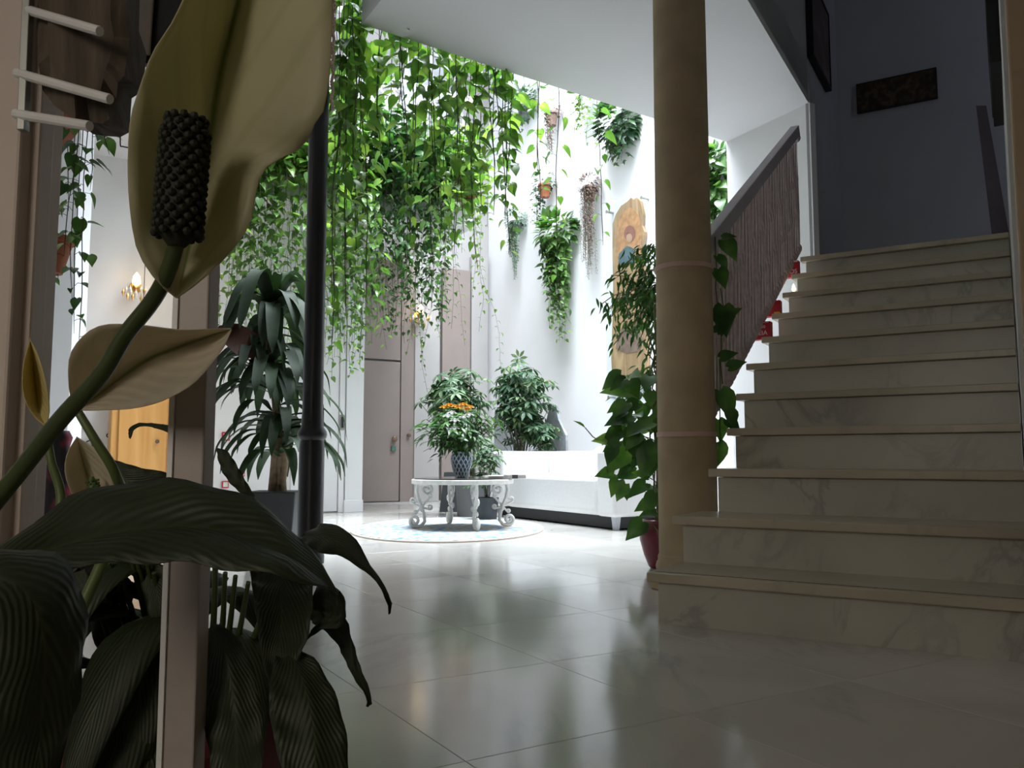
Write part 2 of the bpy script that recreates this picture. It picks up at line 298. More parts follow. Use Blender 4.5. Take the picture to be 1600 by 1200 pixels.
# ------------------------------------------------------------------ mesh builder
def wloc(o):
    v = Vector((0, 0, 0))
    while o is not None:
        v = v + o.location; o = o.parent
    return v
class MB:
    def __init__(self): self.v = []; self.f = []; self.uv = None
    def add(self, vs, fs):
        n = len(self.v); self.v += [Vector(p) for p in vs]; self.f += [tuple(i + n for i in f) for f in fs]
    def prism(self, poly, z0, z1):
        n = len(poly)
        vs = [(p[0], p[1], z0) for p in poly] + [(p[0], p[1], z1) for p in poly]
        ar = sum(poly[i][0] * poly[(i + 1) % n][1] - poly[(i + 1) % n][0] * poly[i][1] for i in range(n))
        fs = [tuple(range(n))[::-1], tuple(range(n, 2 * n))] + [(i, (i + 1) % n, n + (i + 1) % n, n + i) for i in range(n)]
        if ar < 0: fs = [f[::-1] for f in fs]
        self.add(vs, fs)
    def hexa(self, p):   # 8 points: bottom quad 0-3, top quad 4-7
        self.add(p, [(0, 3, 2, 1), (4, 5, 6, 7), (0, 1, 5, 4), (1, 2, 6, 5), (2, 3, 7, 6), (3, 0, 4, 7)])
    def box(self, c, s, ux=Vector((1, 0, 0)), uy=Vector((0, 1, 0)), uz=UP):
        c = Vector(c); x, y, z = ux * s[0] / 2, uy * s[1] / 2, uz * s[2] / 2
        self.hexa([c - x - y - z, c + x - y - z, c + x + y - z, c - x + y - z, c - x - y + z, c + x - y + z, c + x + y + z, c - x + y + z])
    def bar(self, p, q, w_, h_, up=UP):
        p, q = Vector(p), Vector(q); d = (q - p); L = d.length; d.normalize()
        s = d.cross(up); 
        if s.length < 1e-4: s = d.cross(Vector((1, 0, 0)))
        s.normalize(); u = s.cross(d)
        self.box((p + q) / 2, (w_, L, h_), s, d, u)
    def tube(self, pts, rad, n=8, cap=True):
        pts = [Vector(p) for p in pts]; m = len(pts)
        rr = rad if isinstance(rad, (list, tuple)) else [rad] * m
        t0 = (pts[1] - pts[0]).normalized(); ref = Vector((0, 0, 1)) if abs(t0.z) < 0.9 else Vector((1, 0, 0))
        nrm = t0.cross(ref).normalized(); vs = []
        for i in range(m):
            t = (pts[min(i + 1, m - 1)] - pts[max(i - 1, 0)])
            t = t.normalized() if t.length > 1e-9 else t0
            nrm = (nrm - t * nrm.dot(t)); nrm = nrm.normalized() if nrm.length > 1e-6 else t.orthogonal().normalized()
            bn = t.cross(nrm)
            for k in range(n):
                a = 2 * PI * k / n; vs.append(pts[i] + (nrm * math.cos(a) + bn * math.sin(a)) * rr[i])
        fs = [(i * n + k, i * n + (k + 1) % n, (i + 1) * n + (k + 1) % n, (i + 1) * n + k) for i in range(m - 1) for k in range(n)]
        if cap: fs += [tuple(range(n))[::-1], tuple((m - 1) * n + k for k in range(n))]
        self.add(vs, fs)
    def lathe(self, c, prof, n=32, axis=UP):
        c = Vector(c); ax = axis.normalized(); x = ax.orthogonal().normalized(); y = ax.cross(x); vs = []
        for r, z in prof:
            for k in range(n):
                a = 2 * PI * k / n; vs.append(c + ax * z + (x * math.cos(a) + y * math.sin(a)) * max(r, 1e-5))
        m = len(prof)
        fs = [(i * n + k, i * n + (k + 1) % n, (i + 1) * n + (k + 1) % n, (i + 1) * n + k) for i in range(m - 1) for k in range(n)]
        fs += [tuple(range(n))[::-1], tuple((m - 1) * n + k for k in range(n))]
        self.add(vs, fs)
    def ball(self, c, r, n=8, m=5, sq=1.0):
        prof = [(r * math.sin(PI * i / m), -r * sq * math.cos(PI * i / m)) for i in range(m + 1)]
        self.lathe(c, prof, n)
    def inst(self, tv, tf, mat):
        n = len(self.v); self.v += [mat @ v for v in tv]; self.f += [tuple(i + n for i in f) for f in tf]
    def build(self, name, mat, parent=None, smooth=False, bevel=0, origin=None, subsurf=0, solid=0):
        if parent is not None: o0 = wloc(parent)
        elif origin is not None: o0 = Vector(origin)
        else:
            xs = [p.x for p in self.v]; ys = [p.y for p in self.v]; zs = [p.z for p in self.v]
            o0 = Vector(((min(xs) + max(xs)) / 2, (min(ys) + max(ys)) / 2, min(zs)))
        me = bpy.data.meshes.new(name)
        me.from_pydata([tuple(p - o0) for p in self.v], [], self.f); me.update()
        if self.uv is not None:
            l = me.uv_layers.new(name='UVMap')
            for poly in me.polygons:
                for li, vi in zip(poly.loop_indices, poly.vertices): l.data[li].uv = self.uv[vi]
        if smooth:
            me.polygons.foreach_set('use_smooth', [True] * len(me.polygons))
            try: me.set_sharp_from_angle(angle=math.radians(45 if smooth is True else smooth))
            except Exception: pass
        me.materials.append(mat)
        o = bpy.data.objects.new(name, me); COL.objects.link(o)
        if parent is not None: o.parent = parent
        else: o.location = o0
        if solid: s_ = o.modifiers.new('thickness', 'SOLIDIFY'); s_.thickness = solid
        if bevel: b_ = o.modifiers.new('bevel', 'BEVEL'); b_.width = bevel; b_.segments = 2; b_.limit_method = 'ANGLE'
        if subsurf: s_ = o.modifiers.new('sub', 'SUBSURF'); s_.levels = subsurf; s_.render_levels = subsurf
        return o
def tag(o, label=None, cat=None, group=None, kind=None):
    if label: o['label'] = label
    if cat: o['category'] = cat
    if group: o['group'] = group
    if kind: o['kind'] = kind
    return o
def empty(name, loc, label, cat, group=None):
    o = bpy.data.objects.new(name, None); COL.objects.link(o); o.location = loc; o.empty_display_size = 0.05
    return tag(o, label, cat, group)
def struct(o, label, cat='wall'):
    return tag(o, label, cat, None, 'structure')
def child(o, label):
    o['label'] = label; return o

# ================================================================== SETTING
def wallbox(name, p, q, th, z0, z1, mat, label, side=1):
    p, q = Vector(p), Vector(q); p.z = q.z = 0
    d = (q - p).normalized(); n = Vector((-d.y, d.x, 0)) * side * th
    b = MB(); b.prism([p, q, q + n, p + n], z0, z1)
    return struct(b.build(name, mat), label)

# ---- floor: one slab under marble tiles that are pieces of their own
b = MB(); b.prism([(-6, -3), (6.5, -3), (6.5, 13), (-6, 13)], -0.25, -0.004)
floor = struct(b.build('floor', M['joint'], origin=(0, 0, -0.25)), 'polished pale marble floor of the hall and patio', 'floor')
TS = 0.535
tb = MB(); g_ = TS - 0.0012
tb.add([(-g_/2, -g_/2, -0.004), (g_/2, -g_/2, -0.004), (g_/2, g_/2, -0.004), (-g_/2, g_/2, -0.004),
        (-g_/2, -g_/2, -0.0006), (g_/2, -g_/2, -0.0006), (g_/2, g_/2, -0.0006), (-g_/2, g_/2, -0.0006),
        (-g_/2+.0008, -g_/2+.0008, 0), (g_/2-.0008, -g_/2+.0008, 0), (g_/2-.0008, g_/2-.0008, 0), (-g_/2+.0008, g_/2-.0008, 0)],
       [(8, 9, 10, 11), (0, 1, 5, 4), (1, 2, 6, 5), (2, 3, 7, 6), (3, 0, 4, 7), (4, 5, 9, 8), (5, 6, 10, 9), (6, 7, 11, 10), (7, 4, 8, 11)])
tme = bpy.data.meshes.new('tile'); tme.from_pydata([tuple(v) for v in tb.v], [], tb.f); tme.materials.append(M['tile'])
tiles_rest = MB(); cnt = 0; cand = []
for i in range(-4, 19):
    for j in range(-7, 12):
        c = AB(1.387 + TS * (i + 0.5), 1.27 + TS * (j + 0.5))
        if c.y < -2.4 or c.x < -5.5 or c.x > 5.5: continue
        vis = c.y > 1.0 and abs(c.x) / c.y < 0.72 and not (LC(0, 0).x + c.dot(cD) > 2.95 and c.dot(lD) < 0.8)
        cand.append((0 if vis else 1, c.length, c))
cand.sort(key=lambda t: (t[0], t[1]))
for vis, _, c in cand:
    if vis == 0 and cnt < 298:
        o = bpy.data.objects.new('tile', tme); COL.objects.link(o); o.parent = floor
        o.location = c - floor.location; o.rotation_euler = (0, 0, AN); cnt += 1
    else:
        tiles_rest.inst(tb.v, tb.f, Matrix.Translation(c) @ Matrix.Rotation(AN, 4, 'Z'))
r_ = tiles_rest.build('tile_field', M['tile'], floor); tag(r_, kind='stuff')

H = 3.0
P1 = Vector((1.671, 6.294, 0)); P0 = Vector((-0.854, 4.525, 0)); P2 = Vector((2.061, 5.567, 0))
# ---- ceilings
b = MB(); b.prism([P0, P1, P2, LC(1.13, 5.829), LC(1.13, 3.6), P0 - aD * 1.25], H, H + 0.3)
struct(b.build('ceiling', M['ceil']), 'white slab ceiling over the way to the patio', 'ceiling')
b = MB(); b.prism([P0 + bD * -0.02, P0 - aD * 1.25, LC(1.13, 3.6), LC(1.13, 2.4), LC(-0.9, 2.4), LC(-0.9, -3.5), (-6, -3, 0), (-6, 1, 0), AB(4.35, -4.6), AB(4.35, 0.3)], H + 0.28, H + 0.5)
struct(b.build('ceiling', M['ceil']), 'hall ceiling nearest the street door', 'ceiling')
b = MB(); b.prism([AB(4.35, -5), AB(4.35, 1.1), AB(8.3, 1.1), AB(8.3, -5)], H + 0.28, H + 0.5)
struct(b.build('ceiling', M['ceil']), 'ceiling over the lounge left of the patio', 'ceiling')
b = MB(); b.prism([LC(1.3, 2.3), LC(1.3, 7.3), LC(-1.7, 7.3), LC(-1.7, 2.3)], 5.8, 5.9)
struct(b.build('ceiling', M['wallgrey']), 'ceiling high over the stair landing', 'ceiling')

# ---- patio walls
ZT = 7.4
C12 = AB(9.6, 5.40)
wallbox('wall_right', AB(4.5, 5.40), AB(9.72, 5.40), 0.12, 0, ZT, M['wall'], 'tall bright white patio wall with hanging pots', -1)
wallbox('wall_front', P1 + aD * 0.0 - bD*0.0, P1 + bD * 0.9, 0.10, 0, ZT, M['wall'], 'short white wall closing the patio behind the stairs', -1)
wallbox('wall_stair_side', P2, P1, 0.05, 0, H, M['wall'], 'white wall beyond the stair railing', -1)
wallbox('wall_upper_front', P0 - bD * 1.4, P1, 0.15, H + 0.3, ZT, M['wall'], 'upper white wall above the hanging vines', -1)
wallbox('wall_upper_left', AB(4.3, 1.1), AB(9.7, 1.1), 0.12, H + 0.28, ZT, M['wall'], 'upper white wall left of the patio', 1)
# closet wall (recess) pieces: built from pixel columns onto the plane a = 9.6
def onA(px, py, a=9.6): return onplane(px, py, aD, a)
def bcol(px, a=9.6): return onA(px, 715, a).dot(bD)
b = MB(); b.prism([AB(9.6, -1), AB(9.6, 5.5), AB(9.75, 5.5), AB(9.75, -1)], 0, ZT)
struct(b.build('wall_back', M['closet2']), 'beige grey end wall of the patio behind the closets')
def panel(name, x0, x1, z0, z1, a, th, mat, label, cat, bev=0.004, root=None):
    b0, b1 = bcol(x0, a - th), bcol(x1, a - th)
    m_ = MB(); m_.prism([AB(a, b0), AB(a, b1), AB(a - th, b1), AB(a - th, b0)], z0, z1)
    o = m_.build(name, mat, root, bevel=bev)
    if root is None: tag(o, label, cat)
    return o, b0, b1
# closet door seen left of the sconce, with lintel panel and knobs
cl = empty('closet', AB(9.55, 3.9), 'tall beige built-in closet with a plain door and lintel panel', 'closet')
z563 = onA(600, 563, 9.52).z
panel('door', 560, 624, 0.02, z563 - 0.012, 9.57, 0.05, M['closet'], '', '', root=cl)
panel('lintel_panel', 560, 624, z563 + 0.012, 3.05, 9.57, 0.05, M['closet'], '', '', root=cl)
panel('frame', 625.5, 646, 0.0, 3.05, 9.58, 0.07, M['closet'], '', '', root=cl)
def knob(px, py, r, mat, nm='knob', root=cl, a=9.52):
    p = onA(px, py, a); m_ = MB(); m_.lathe(p, [(r * .5, 0), (r * .5, .02), (r, .03), (r, .05), (r * .6, .06)], 14, -aD)
    return m_.build(nm, mat, root, smooth=True)
knob(615, 686, 0.035, M['jasper']); knob(637, 680, 0.025, M['jasper'])
m_ = MB(); m_.box(onA(615, 701, 9.50), (0.055, 0.02, 0.055), bD, aD); m_.build('door_tag', M['green_tag'], cl)
panel('trim_1', 647, 686, 0, 3.05, 9.59, 0.10, M['closet2'], '', '', 0.006)[0]
o = bpy.data.objects['trim_1']; o['kind'] = 'structure'; o['label'] = 'grey beige pilaster right of the closet door'; o['category'] = 'pilaster'
cl2 = empty('closet', AB(9.55, 4.8), 'narrow beige closet front behind the umbrella plant', 'closet')
panel('door', 690, 734, 0.02, 3.0, 9.58, 0.05, M['closet'], '', '', root=cl2)
o, _, _ = panel('trim_2', 736, 762, 0, 3.2, 9.59, 0.06, M['closet2'], '', '', 0.004); o['kind'] = 'structure'; o['label'] = 'pale strip of wall in the patio corner'; o['category'] = 'pilaster'
# baseboard in the recess
b = MB(); b.prism([AB(9.52, bcol(560)), AB(9.52, 5.4), AB(9.5, 5.4), AB(9.5, bcol(560))], 0, 0.012)
struct(b.build('baseboard_back', M['closet2']), 'low baseboard under the closets', 'baseboard')

# ---- left white wall with sliding door, pilaster and return
AW = 8.2
bp = onplane(567, 800, aD, 8.16).dot(bD)
b = MB(); b.prism([AB(AW, -5), AB(AW, bp), AB(9.62, bp), AB(9.62, bp - 0.12), AB(AW + 0.12, bp - 0.12), AB(AW + 0.12, -5)], 0, H + 0.3)
struct(b.build('wall_left', M['wall']), 'white wall behind the corn plant, left of the closets')
def wpanel(name, x0, x1, z0, z1, th, mat, root=None, a=AW, bev=0.004):
    b0 = onplane(x0, 715, aD, a - th).dot(bD); b1 = onplane(x1, 715, aD, a - th).dot(bD)
    m_ = MB(); m_.prism([AB(a + 0.001, b0), AB(a + 0.001, b1), AB(a - th, b1), AB(a - th, b0)], z0, z1)
    return m_.build(name, mat, root, bevel=bev)
o = wpanel('trim_3', 540, 567, 0, 3.0, 0.06, M['wall']); tag(o, 'white pilaster at the corner beside the sliding door', 'pilaster', kind='structure')
o = wpanel('trim_4', 539, 568.5, 0, 0.12, 0.075, M['wall']); tag(o, 'white base block under the corner pilaster', 'baseboard', kind='structure')
sd = empty('door_1', AB(AW - .02, 2.6), 'white sliding door right behind the black iron post', 'door'); sd['kind'] = 'structure'
wpanel('panel', 455, 528, 0.01, 2.3, 0.03, M['wall'], sd)
wpanel('door_frame', 529.5, 538, 0, 2.4, 0.045, M['wall'], sd)
p = onplane(534.5, 660, aD, AW - 0.05)
m_ = MB(); m_.box(p, (0.055, 0.02, 0.16), bD, aD); hp = m_.build('door_handle', M['steelhandle'], sd, bevel=0.02)
m_ = MB(); m_.box(p - aD * 0.012, (0.02, 0.012, 0.11), bD, aD); m_.build('finger_slot', M['black'], hp)
# outer shell so that the rooms are closed
wallbox('wall_far_left', (-5.6, -3, 0), (-5.6, 10, 0), 0.1, 0, H + 0.4, M['wall'], 'far left wall of the lounge')
wallbox('wall_behind', (-5.6, -2.6, 0), (4, -2.6, 0), 0.1, 0, H + 0.4, M['wall'], 'wall with the street door behind the viewer', -1)

# ---- upper gallery across the patio
GA = 7.7; gb1 = 4.15
b = MB(); b.prism([AB(GA, 1.1), AB(GA, gb1), AB(9.6, gb1), AB(9.6, 1.1)], H, H + 0.22)
struct(b.build('ceiling', M['wall']), 'floor slab of the upper gallery above the closets', 'ceiling')
bal = empty('gallery_balustrade', AB(GA + .05, 2.5, H + .22), 'white gallery balustrade with interlaced arches behind the leaves', 'balustrade')
z0, z1 = H + 0.22, 4.42
m_ = MB(); m_.box(AB(GA + .05, (1.15 + gb1) / 2, z1), (gb1 - 1.15, 0.09, 0.07), bD, aD); m_.build('handrail', M['wall'], bal, bevel=0.01)
m_ = MB(); m_.box(AB(GA + .05, (1.15 + gb1) / 2, z0 + .05), (gb1 - 1.15, 0.05, 0.05), bD, aD); m_.build('bottom_rail', M['wall'], bal)
x = 1.2
while x < gb1 - 0.3:
    pts = []
    zb = z1 - 0.32
    pts.append(AB(GA + .05, x, z0)); pts.append(AB(GA + .05, x, zb))
    for i in range(1, 8):
        t = i / 8; pts.append(AB(GA + .05, x + 0.15 - 0.15 * math.cos(t * PI), zb + 0.27 * math.sin(t * PI)))
    pts.append(AB(GA + .05, x + 0.30, zb)); pts.append(AB(GA + .05, x + 0.30, z0))
    m_ = MB(); m_.tube(pts, 0.011, 6); m_.build('arch', M['wall'], bal, smooth=True)
    x += 0.15
# gallery back wall: window with panes, seen between leaves
wn = empty('window_1', AB(9.55, 4.55, 4.2), 'upper gallery window beside the patio corner', 'window'); wn['kind'] = 'structure'
m_ = MB()
for dx in (-0.35, 0, 0.35): m_.box(AB(9.56, 4.5 + dx, 4.9), (0.05, 0.06, 1.9), bD, aD)
for dz in (3.95, 4.9, 5.85): m_.box(AB(9.56, 4.5, dz), (0.75, 0.06, 0.05), bD, aD)
m_.build('window_frame', M['white'], wn)
for dx in (-0.175, 0.175):
    for zc in (4.43, 5.37):
        m_ = MB(); m_.box(AB(9.575, 4.5 + dx, zc), (0.29, 0.01, 0.88), bD, aD); m_.build('pane', M['wallgrey'], wn)

# ---- stairs
D0, G, R_ = 2.65, 0.2895, 0.1687
stair = empty('staircase', LC(0.6, 3.0), 'broad white marble staircase rising to the right', 'staircase'); stair['kind'] = 'structure'
lefts = [1.08, 1.094, 1.05, 1.06, 1.10, 1.13, 1.125, 1.14, 1.145, 1.155, 1.158]
for k in range(11):
    c0 = D0 + k * G; zt = (k + 1) * R_; lf = lefts[k]; rt = -0.75 if k < 2 else (-0.3 if k == 2 else -0.015)
    if k == 10: c1 = 5.62
    else: c1 = c0 + G + 0.05
    m_ = MB(); m_.prism([LC(lf, c0), LC(lf, c1), LC(rt, c1), LC(rt, c0)], zt - 0.032, zt)
    m_.build('tread', M['tread'], stair, bevel=0.004)
    m_ = MB(); m_.prism([LC(lf - 0.03, c0 + 0.03), LC(lf - 0.03, c0 + 0.06), LC(rt, c0 + 0.06), LC(rt, c0 + 0.03)], k * R_ - (0.0 if k == 0 else 0.001), zt - 0.0335)
    m_.build('riser', M['step'], stair)
# joint strip on the first tread (dark groove)
m_ = MB(); m_.prism([LC(1.06, D0 + 0.028), LC(1.06, D0 + 0.033), LC(-0.7, D0 + 0.033), LC(-0.7, D0 + 0.028)], R_, R_ + 0.0008); m_.build('groove', M['black'], stair)
# masonry body under the steps (white side)
m_ = MB()
for k in range(11):
    c0 = D0 + k * G + 0.061; lf = lefts[k] - 0.034; rt = -0.7 if k < 2 else -0.015
    m_.prism([LC(lf, c0), LC(lf, D0 + (k + 1) * G + 0.06), LC(rt, D0 + (k + 1) * G + 0.06), LC(rt, c0)], 0 if k < 3 else (k - 2) * R_, (k + 1) * R_ - 0.034)
m_.build('masonry', M['wall'], stair)
b = MB(); b.prism([LC(1.13, 5.621), LC(1.13, 7.1), LC(-1.6, 7.1), LC(-1.6, 5.621)], 11 * R_ - 0.3, 11 * R_)
struct(b.build('floor', M['tread'], origin=LC(0, 6.3, 1.5)), 'marble landing at the top of the stairs', 'floor')
# stairwell walls
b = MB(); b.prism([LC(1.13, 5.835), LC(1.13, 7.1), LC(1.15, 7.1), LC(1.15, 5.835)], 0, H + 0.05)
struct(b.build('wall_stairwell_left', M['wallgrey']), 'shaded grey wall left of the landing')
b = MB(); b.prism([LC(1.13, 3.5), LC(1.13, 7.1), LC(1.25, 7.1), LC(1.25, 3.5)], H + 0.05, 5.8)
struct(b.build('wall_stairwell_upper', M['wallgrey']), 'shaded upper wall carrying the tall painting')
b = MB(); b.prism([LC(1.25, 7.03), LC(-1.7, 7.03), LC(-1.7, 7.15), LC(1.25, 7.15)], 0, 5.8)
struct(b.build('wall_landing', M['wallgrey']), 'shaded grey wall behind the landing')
b = MB(); b.prism([LC(-0.02, 3.32), LC(-0.02, 5.55), LC(-0.9, 5.55), LC(-0.9, 3.32)], 0, 5.8)
struct(b.build('wall_stair_right', M['wall']), 'white wall along the right side of the stairs')
b = MB(); b.prism([LC(-0.8, -3.5), LC(-0.8, 3.4), LC(-0.92, 3.4), LC(-0.92, -3.5)], 0, 5.8)
struct(b.build('wall_hall_right', M['jambtan']), 'tan side wall of the entrance hall')
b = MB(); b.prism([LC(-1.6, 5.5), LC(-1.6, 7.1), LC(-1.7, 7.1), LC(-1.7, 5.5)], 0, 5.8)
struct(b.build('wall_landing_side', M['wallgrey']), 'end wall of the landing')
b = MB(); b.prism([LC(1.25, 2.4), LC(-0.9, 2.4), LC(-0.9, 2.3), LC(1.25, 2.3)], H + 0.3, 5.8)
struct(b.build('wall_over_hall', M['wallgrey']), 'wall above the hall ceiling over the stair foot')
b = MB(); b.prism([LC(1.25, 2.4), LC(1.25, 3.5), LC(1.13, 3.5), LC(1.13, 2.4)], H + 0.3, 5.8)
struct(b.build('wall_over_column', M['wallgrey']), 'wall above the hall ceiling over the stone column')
# tan jamb at the right edge of the picture and cream door case at the left edge
b = MB(); e0 = at(1592, 400, 2.12); b.prism([(e0.x, 2.12), (e0.x + 0.5, 1.82), (e0.x + 0.58, 1.95), (e0.x + 0.06, 2.22)], 0, H + 0.3)
struct(b.build('trim_5', M['jambtan'], bevel=0.006), 'tan stone jamb at the right edge', 'pilaster')
m_ = MB()
xe = at(52, 400, 1.10).x
m_.prism([(xe, 1.10), (xe, 1.16), (xe - 0.5, 1.16), (xe - 0.5, 1.10)], 0, H + 0.3)
x1 = at(22, 400, 1.04).x
m_.prism([(x1, 1.04), (x1, 1.101), (xe - 0.5, 1.101), (xe - 0.5, 1.04)], 0, H + 0.3)
m_.prism([(x1 + .010, 1.065), (x1 + .010, 1.101), (x1 - 0.01, 1.101), (x1 - 0.01, 1.065)], 0, H + 0.3)
struct(m_.build('trim_6', M['jamb'], bevel=0.004), 'cream moulded door case at the left edge', 'door case')
# pilaster further left
p_ = onplane(62, 700, aD, 6.2); q_ = onplane(104, 700, aD, 6.2)
b = MB(); b.prism([(p_.x - .3, p_.y - .18), (q_.x, q_.y), (q_.x + .03, q_.y + .12), (p_.x - .3, p_.y)], 0, H + 0.3)
struct(b.build('trim_7', M['wall']), 'white pilaster in the lounge beyond the left door case', 'pilaster')

# ================================================================== OBJECTS
# ---- stone column beside the stairs
cc = Vector((0.74, 3.53, 0))
col = empty('stone_column', cc, 'ochre stone column at the foot of the stair railing', 'column')
m_ = MB(); m_.lathe(cc, [(0.123, 0.15), (0.122, 0.6), (0.119, 1.2), (0.116, 2.0), (0.112, H)], 48); m_.build('shaft', M['column'], col, smooth=True)
m_ = MB(); m_.lathe(cc, [(0.125, 0.06), (0.134, 0.075), (0.138, 0.10), (0.134, 0.115), (0.128, 0.122), (0.128, 0.14), (0.1235, 0.15)], 48); m_.build('base', M['column'], col, smooth=True)
m_ = MB(); m_.box(cc + UP * 0.03, (0.23, 0.23, 0.06), aD, bD); m_.build('plinth', M['column'], col, bevel=0.006)
for py in (412, 678):
    zc = onplane(1072, py, Vector((0, 1, 0)), 3.42).z
    m_ = MB(); m_.lathe(cc, [(0.118, zc - .011), (0.1255, zc - .010), (0.1265, zc), (0.1255, zc + .010), (0.118, zc + .011)], 48); m_.build('ring', M['band'], col, smooth=True)

# ---- black iron post of the patio corner
pc = Vector((-1.06, 4.42, 0))
ip = empty('iron_post', pc, 'slender black iron post at the patio corner', 'post')
m_ = MB(); m_.lathe(pc, [(0.054, 0.78), (0.053, 1.6), (0.052, H + .3)], 24); m_.build('shaft', M['iron'], ip, smooth=True)
m_ = MB(); m_.lathe(pc, [(0.075, 0.0), (0.075, 0.04), (0.066, 0.06), (0.066, 0.60), (0.062, 0.64), (0.064, 0.70)], 24); m_.build('base', M['iron'], ip, smooth=True)
m_ = MB(); m_.lathe(pc, [(0.060, 0.64), (0.074, 0.655), (0.078, 0.672), (0.074, 0.69), (0.060, 0.71), (0.055, 0.78)], 24); m_.build('collar', M['iron'], ip, smooth=True)
m_ = MB()
for i in range(60):
    zz = 2.45 + i * 0.014; an = i * 0.9
    m_.ball(pc + Vector((0.075 + 0.004 * math.cos(an), -0.02 + 0.004 * math.sin(an), zz)), 0.011, 6, 4)
tag(m_.build('cord', M['band'], None, smooth=True), 'pinkish beaded cord hanging beside the top of the iron post', 'cord')

# ---- grey steel upright in the foreground
sp0 = at(313, 420, 0.66); sx = sp0.x
m_ = MB(); m_.box((sx, 0.66, 1.1), (0.024, 0.024, 2.2)); 
po = m_.build('shaft', M['steel'], None, bevel=0.0015)
stp = empty('steel_upright', (sx, 0.66, 0), 'grey painted steel upright right behind the big lily flower', 'post')
po.parent = stp; po.location = Vector((0, 0, 0))
m_ = MB(); m_.box((sx - 0.0135, 0.656, 1.1), (0.004, 0.02, 2.2)); m_.build('edge_strip', M['wall'], stp)
m_ = MB(); m_.box((sx, 0.66, 0.004), (0.08, 0.08, 0.008)); m_.build('foot_plate', M['steel'], stp)

# ---- stair railing
rl = empty('stair_railing', LC(1.09, 4.6, 1.2), 'mauve stair railing of closely set twisted bars', 'railing')
sl = R_ / G
def nose(c): return R_ + (c - D0) * sl
rp0 = LC(1.135, 3.45); rp1 = LC(1.175, 5.66)
def rpt(c, z):
    t = (c - 3.45) / (5.66 - 3.45); return rp0.lerp(rp1, t) + UP * z
ctop0, ctop1 = 3.45, 5.60
m_ = MB(); m_.bar(rpt(ctop0, nose(ctop0) + 0.80), rpt(ctop1, nose(ctop1) + 0.84), 0.055, 0.07)
m_.build('handrail', M['rail'], rl, bevel=0.004)
m_ = MB(); m_.bar(rpt(ctop0, nose(ctop0) + 0.045), rpt(ctop1, nose(ctop1) + 0.045), 0.012, 0.02); m_.build('bottom_rail', M['baluster'], rl)
n = 40
for i in range(n):
    c = ctop0 + 0.02 + (ctop1 - ctop0 - 0.03) * i / (n - 1)
    zb, zt = nose(c) + 0.02, nose(c) + 0.77; L = zt - zb
    m_ = MB(); P = rpt(c, 0); hw = 0.012; st = 8; vs = []; fs = []
    for j in range(st + 1):
        tw = j / st * PI * .5 + c * 7
        for q in range(4):
            an = tw + q * PI / 2 + PI / 4; vs.append(P + Vector((math.cos(an) * hw, math.sin(an) * hw, zb + L * j / st)))
    for j in range(st):
        for q in range(4): fs.append((j * 4 + q, j * 4 + (q + 1) % 4, (j + 1) * 4 + (q + 1) % 4, (j + 1) * 4 + q))
    m_.add(vs, fs); bl = m_.build('baluster', M['baluster'], rl)
    for fz, rr in ((0.03, .021), (0.36, .0130), (0.66, .0125)):
        m_ = MB(); m_.lathe(P + UP * (zb + L * fz), [(.010, -.03), (rr, -.012), (rr * 1.05, 0), (rr, .012), (.010, .03)], 8)
        m_.build('knuckle', M['baluster'], bl, smooth=True)
m_ = MB(); m_.ball(rpt(5.63, nose(5.6) + .80), 0.028, 10, 6); m_.build('bracket', M['rail'], rl, smooth=True)

# ---- small things on the left ends of the treads
def tread_box(name, k, l0, l1, zh, col_, label, cat, strips, c=None):
    c0 = D0 + k * G + (0.12 if c is None else c); zt = (k + 1) * R_
    r0 = empty(name, LC((l0 + l1) / 2, c0, zt), label, cat, 'packets on the stair ends')
    m_ = MB(); m_.box(LC((l0 + l1) / 2, c0, zt + zh / 2), (abs(l1 - l0), 0.05, zh), lD, cD); m_.build('carton', M[col_], r0, bevel=0.004)
    fr = c0 - 0.0262
    for (u, v, wd, hh, mm) in strips:
        m_ = MB(); m_.box(LC(l0 + (l1 - l0) * u, fr, zt + zh * v), (abs(l1 - l0) * wd, 0.001, zh * hh), lD, cD); m_.build('label_print', M[mm], r0)
    return r0, fr
def text(body, size, origin, mat, parent, name='lettering'):
    cu = bpy.data.curves.new(name, 'FONT'); cu.body = body; cu.size = size; cu.extrude = 0.0004; cu.align_x = 'CENTER'; cu.align_y = 'CENTER'
    tmp = bpy.data.objects.new(name, cu); COL.objects.link(tmp); bpy.context.view_layer.update()
    dg = bpy.context.evaluated_depsgraph_get(); me = bpy.data.meshes.new_from_object(tmp.evaluated_get(dg)); bpy.data.objects.remove(tmp)
    me.materials.clear(); me.materials.append(mat)
    o = bpy.data.objects.new(name, me); COL.objects.link(o); o.parent = parent
    mw = Matrix.Translation(Vector(origin) - wloc(parent)) @ Matrix((-lD, UP, -cD)).transposed().to_4x4()
    o.matrix_local = mw; return o
r0, fr = tread_box('red_packet', 6, 1.205, 1.099, 0.098, 'red', 'red packet with rows of white lettering, lowest on the stair ends', 'packet', [(0.5, 0.93, .8, .03, 'white')])
text('LEIA', 0.034, LC(1.148, fr - .001, 7 * R_ + .035), M['white'], r0)
text('0950', 0.022, LC(1.148, fr - .001, 7 * R_ + .068), M['white'], r0)
r0, fr = tread_box('red_packet', 7, 1.235, 1.113, 0.092, 'red', 'plain red packet with a yellow corner on a stair end', 'packet', [(0.85, 0.15, .28, .22, 'yellow')])
r0, fr = tread_box('red_packet', 9, 1.215, 1.128, 0.105, 'red', 'small red packet marked OS near the top of the stairs', 'packet', [(0.5, 0.95, .9, .1, 'white')])
text('OS', 0.038, LC(1.160, fr - .001, 10 * R_ + .035), M['white'], r0)
p = LC(1.10, D0 + 8 * G + .1, 9 * R_)
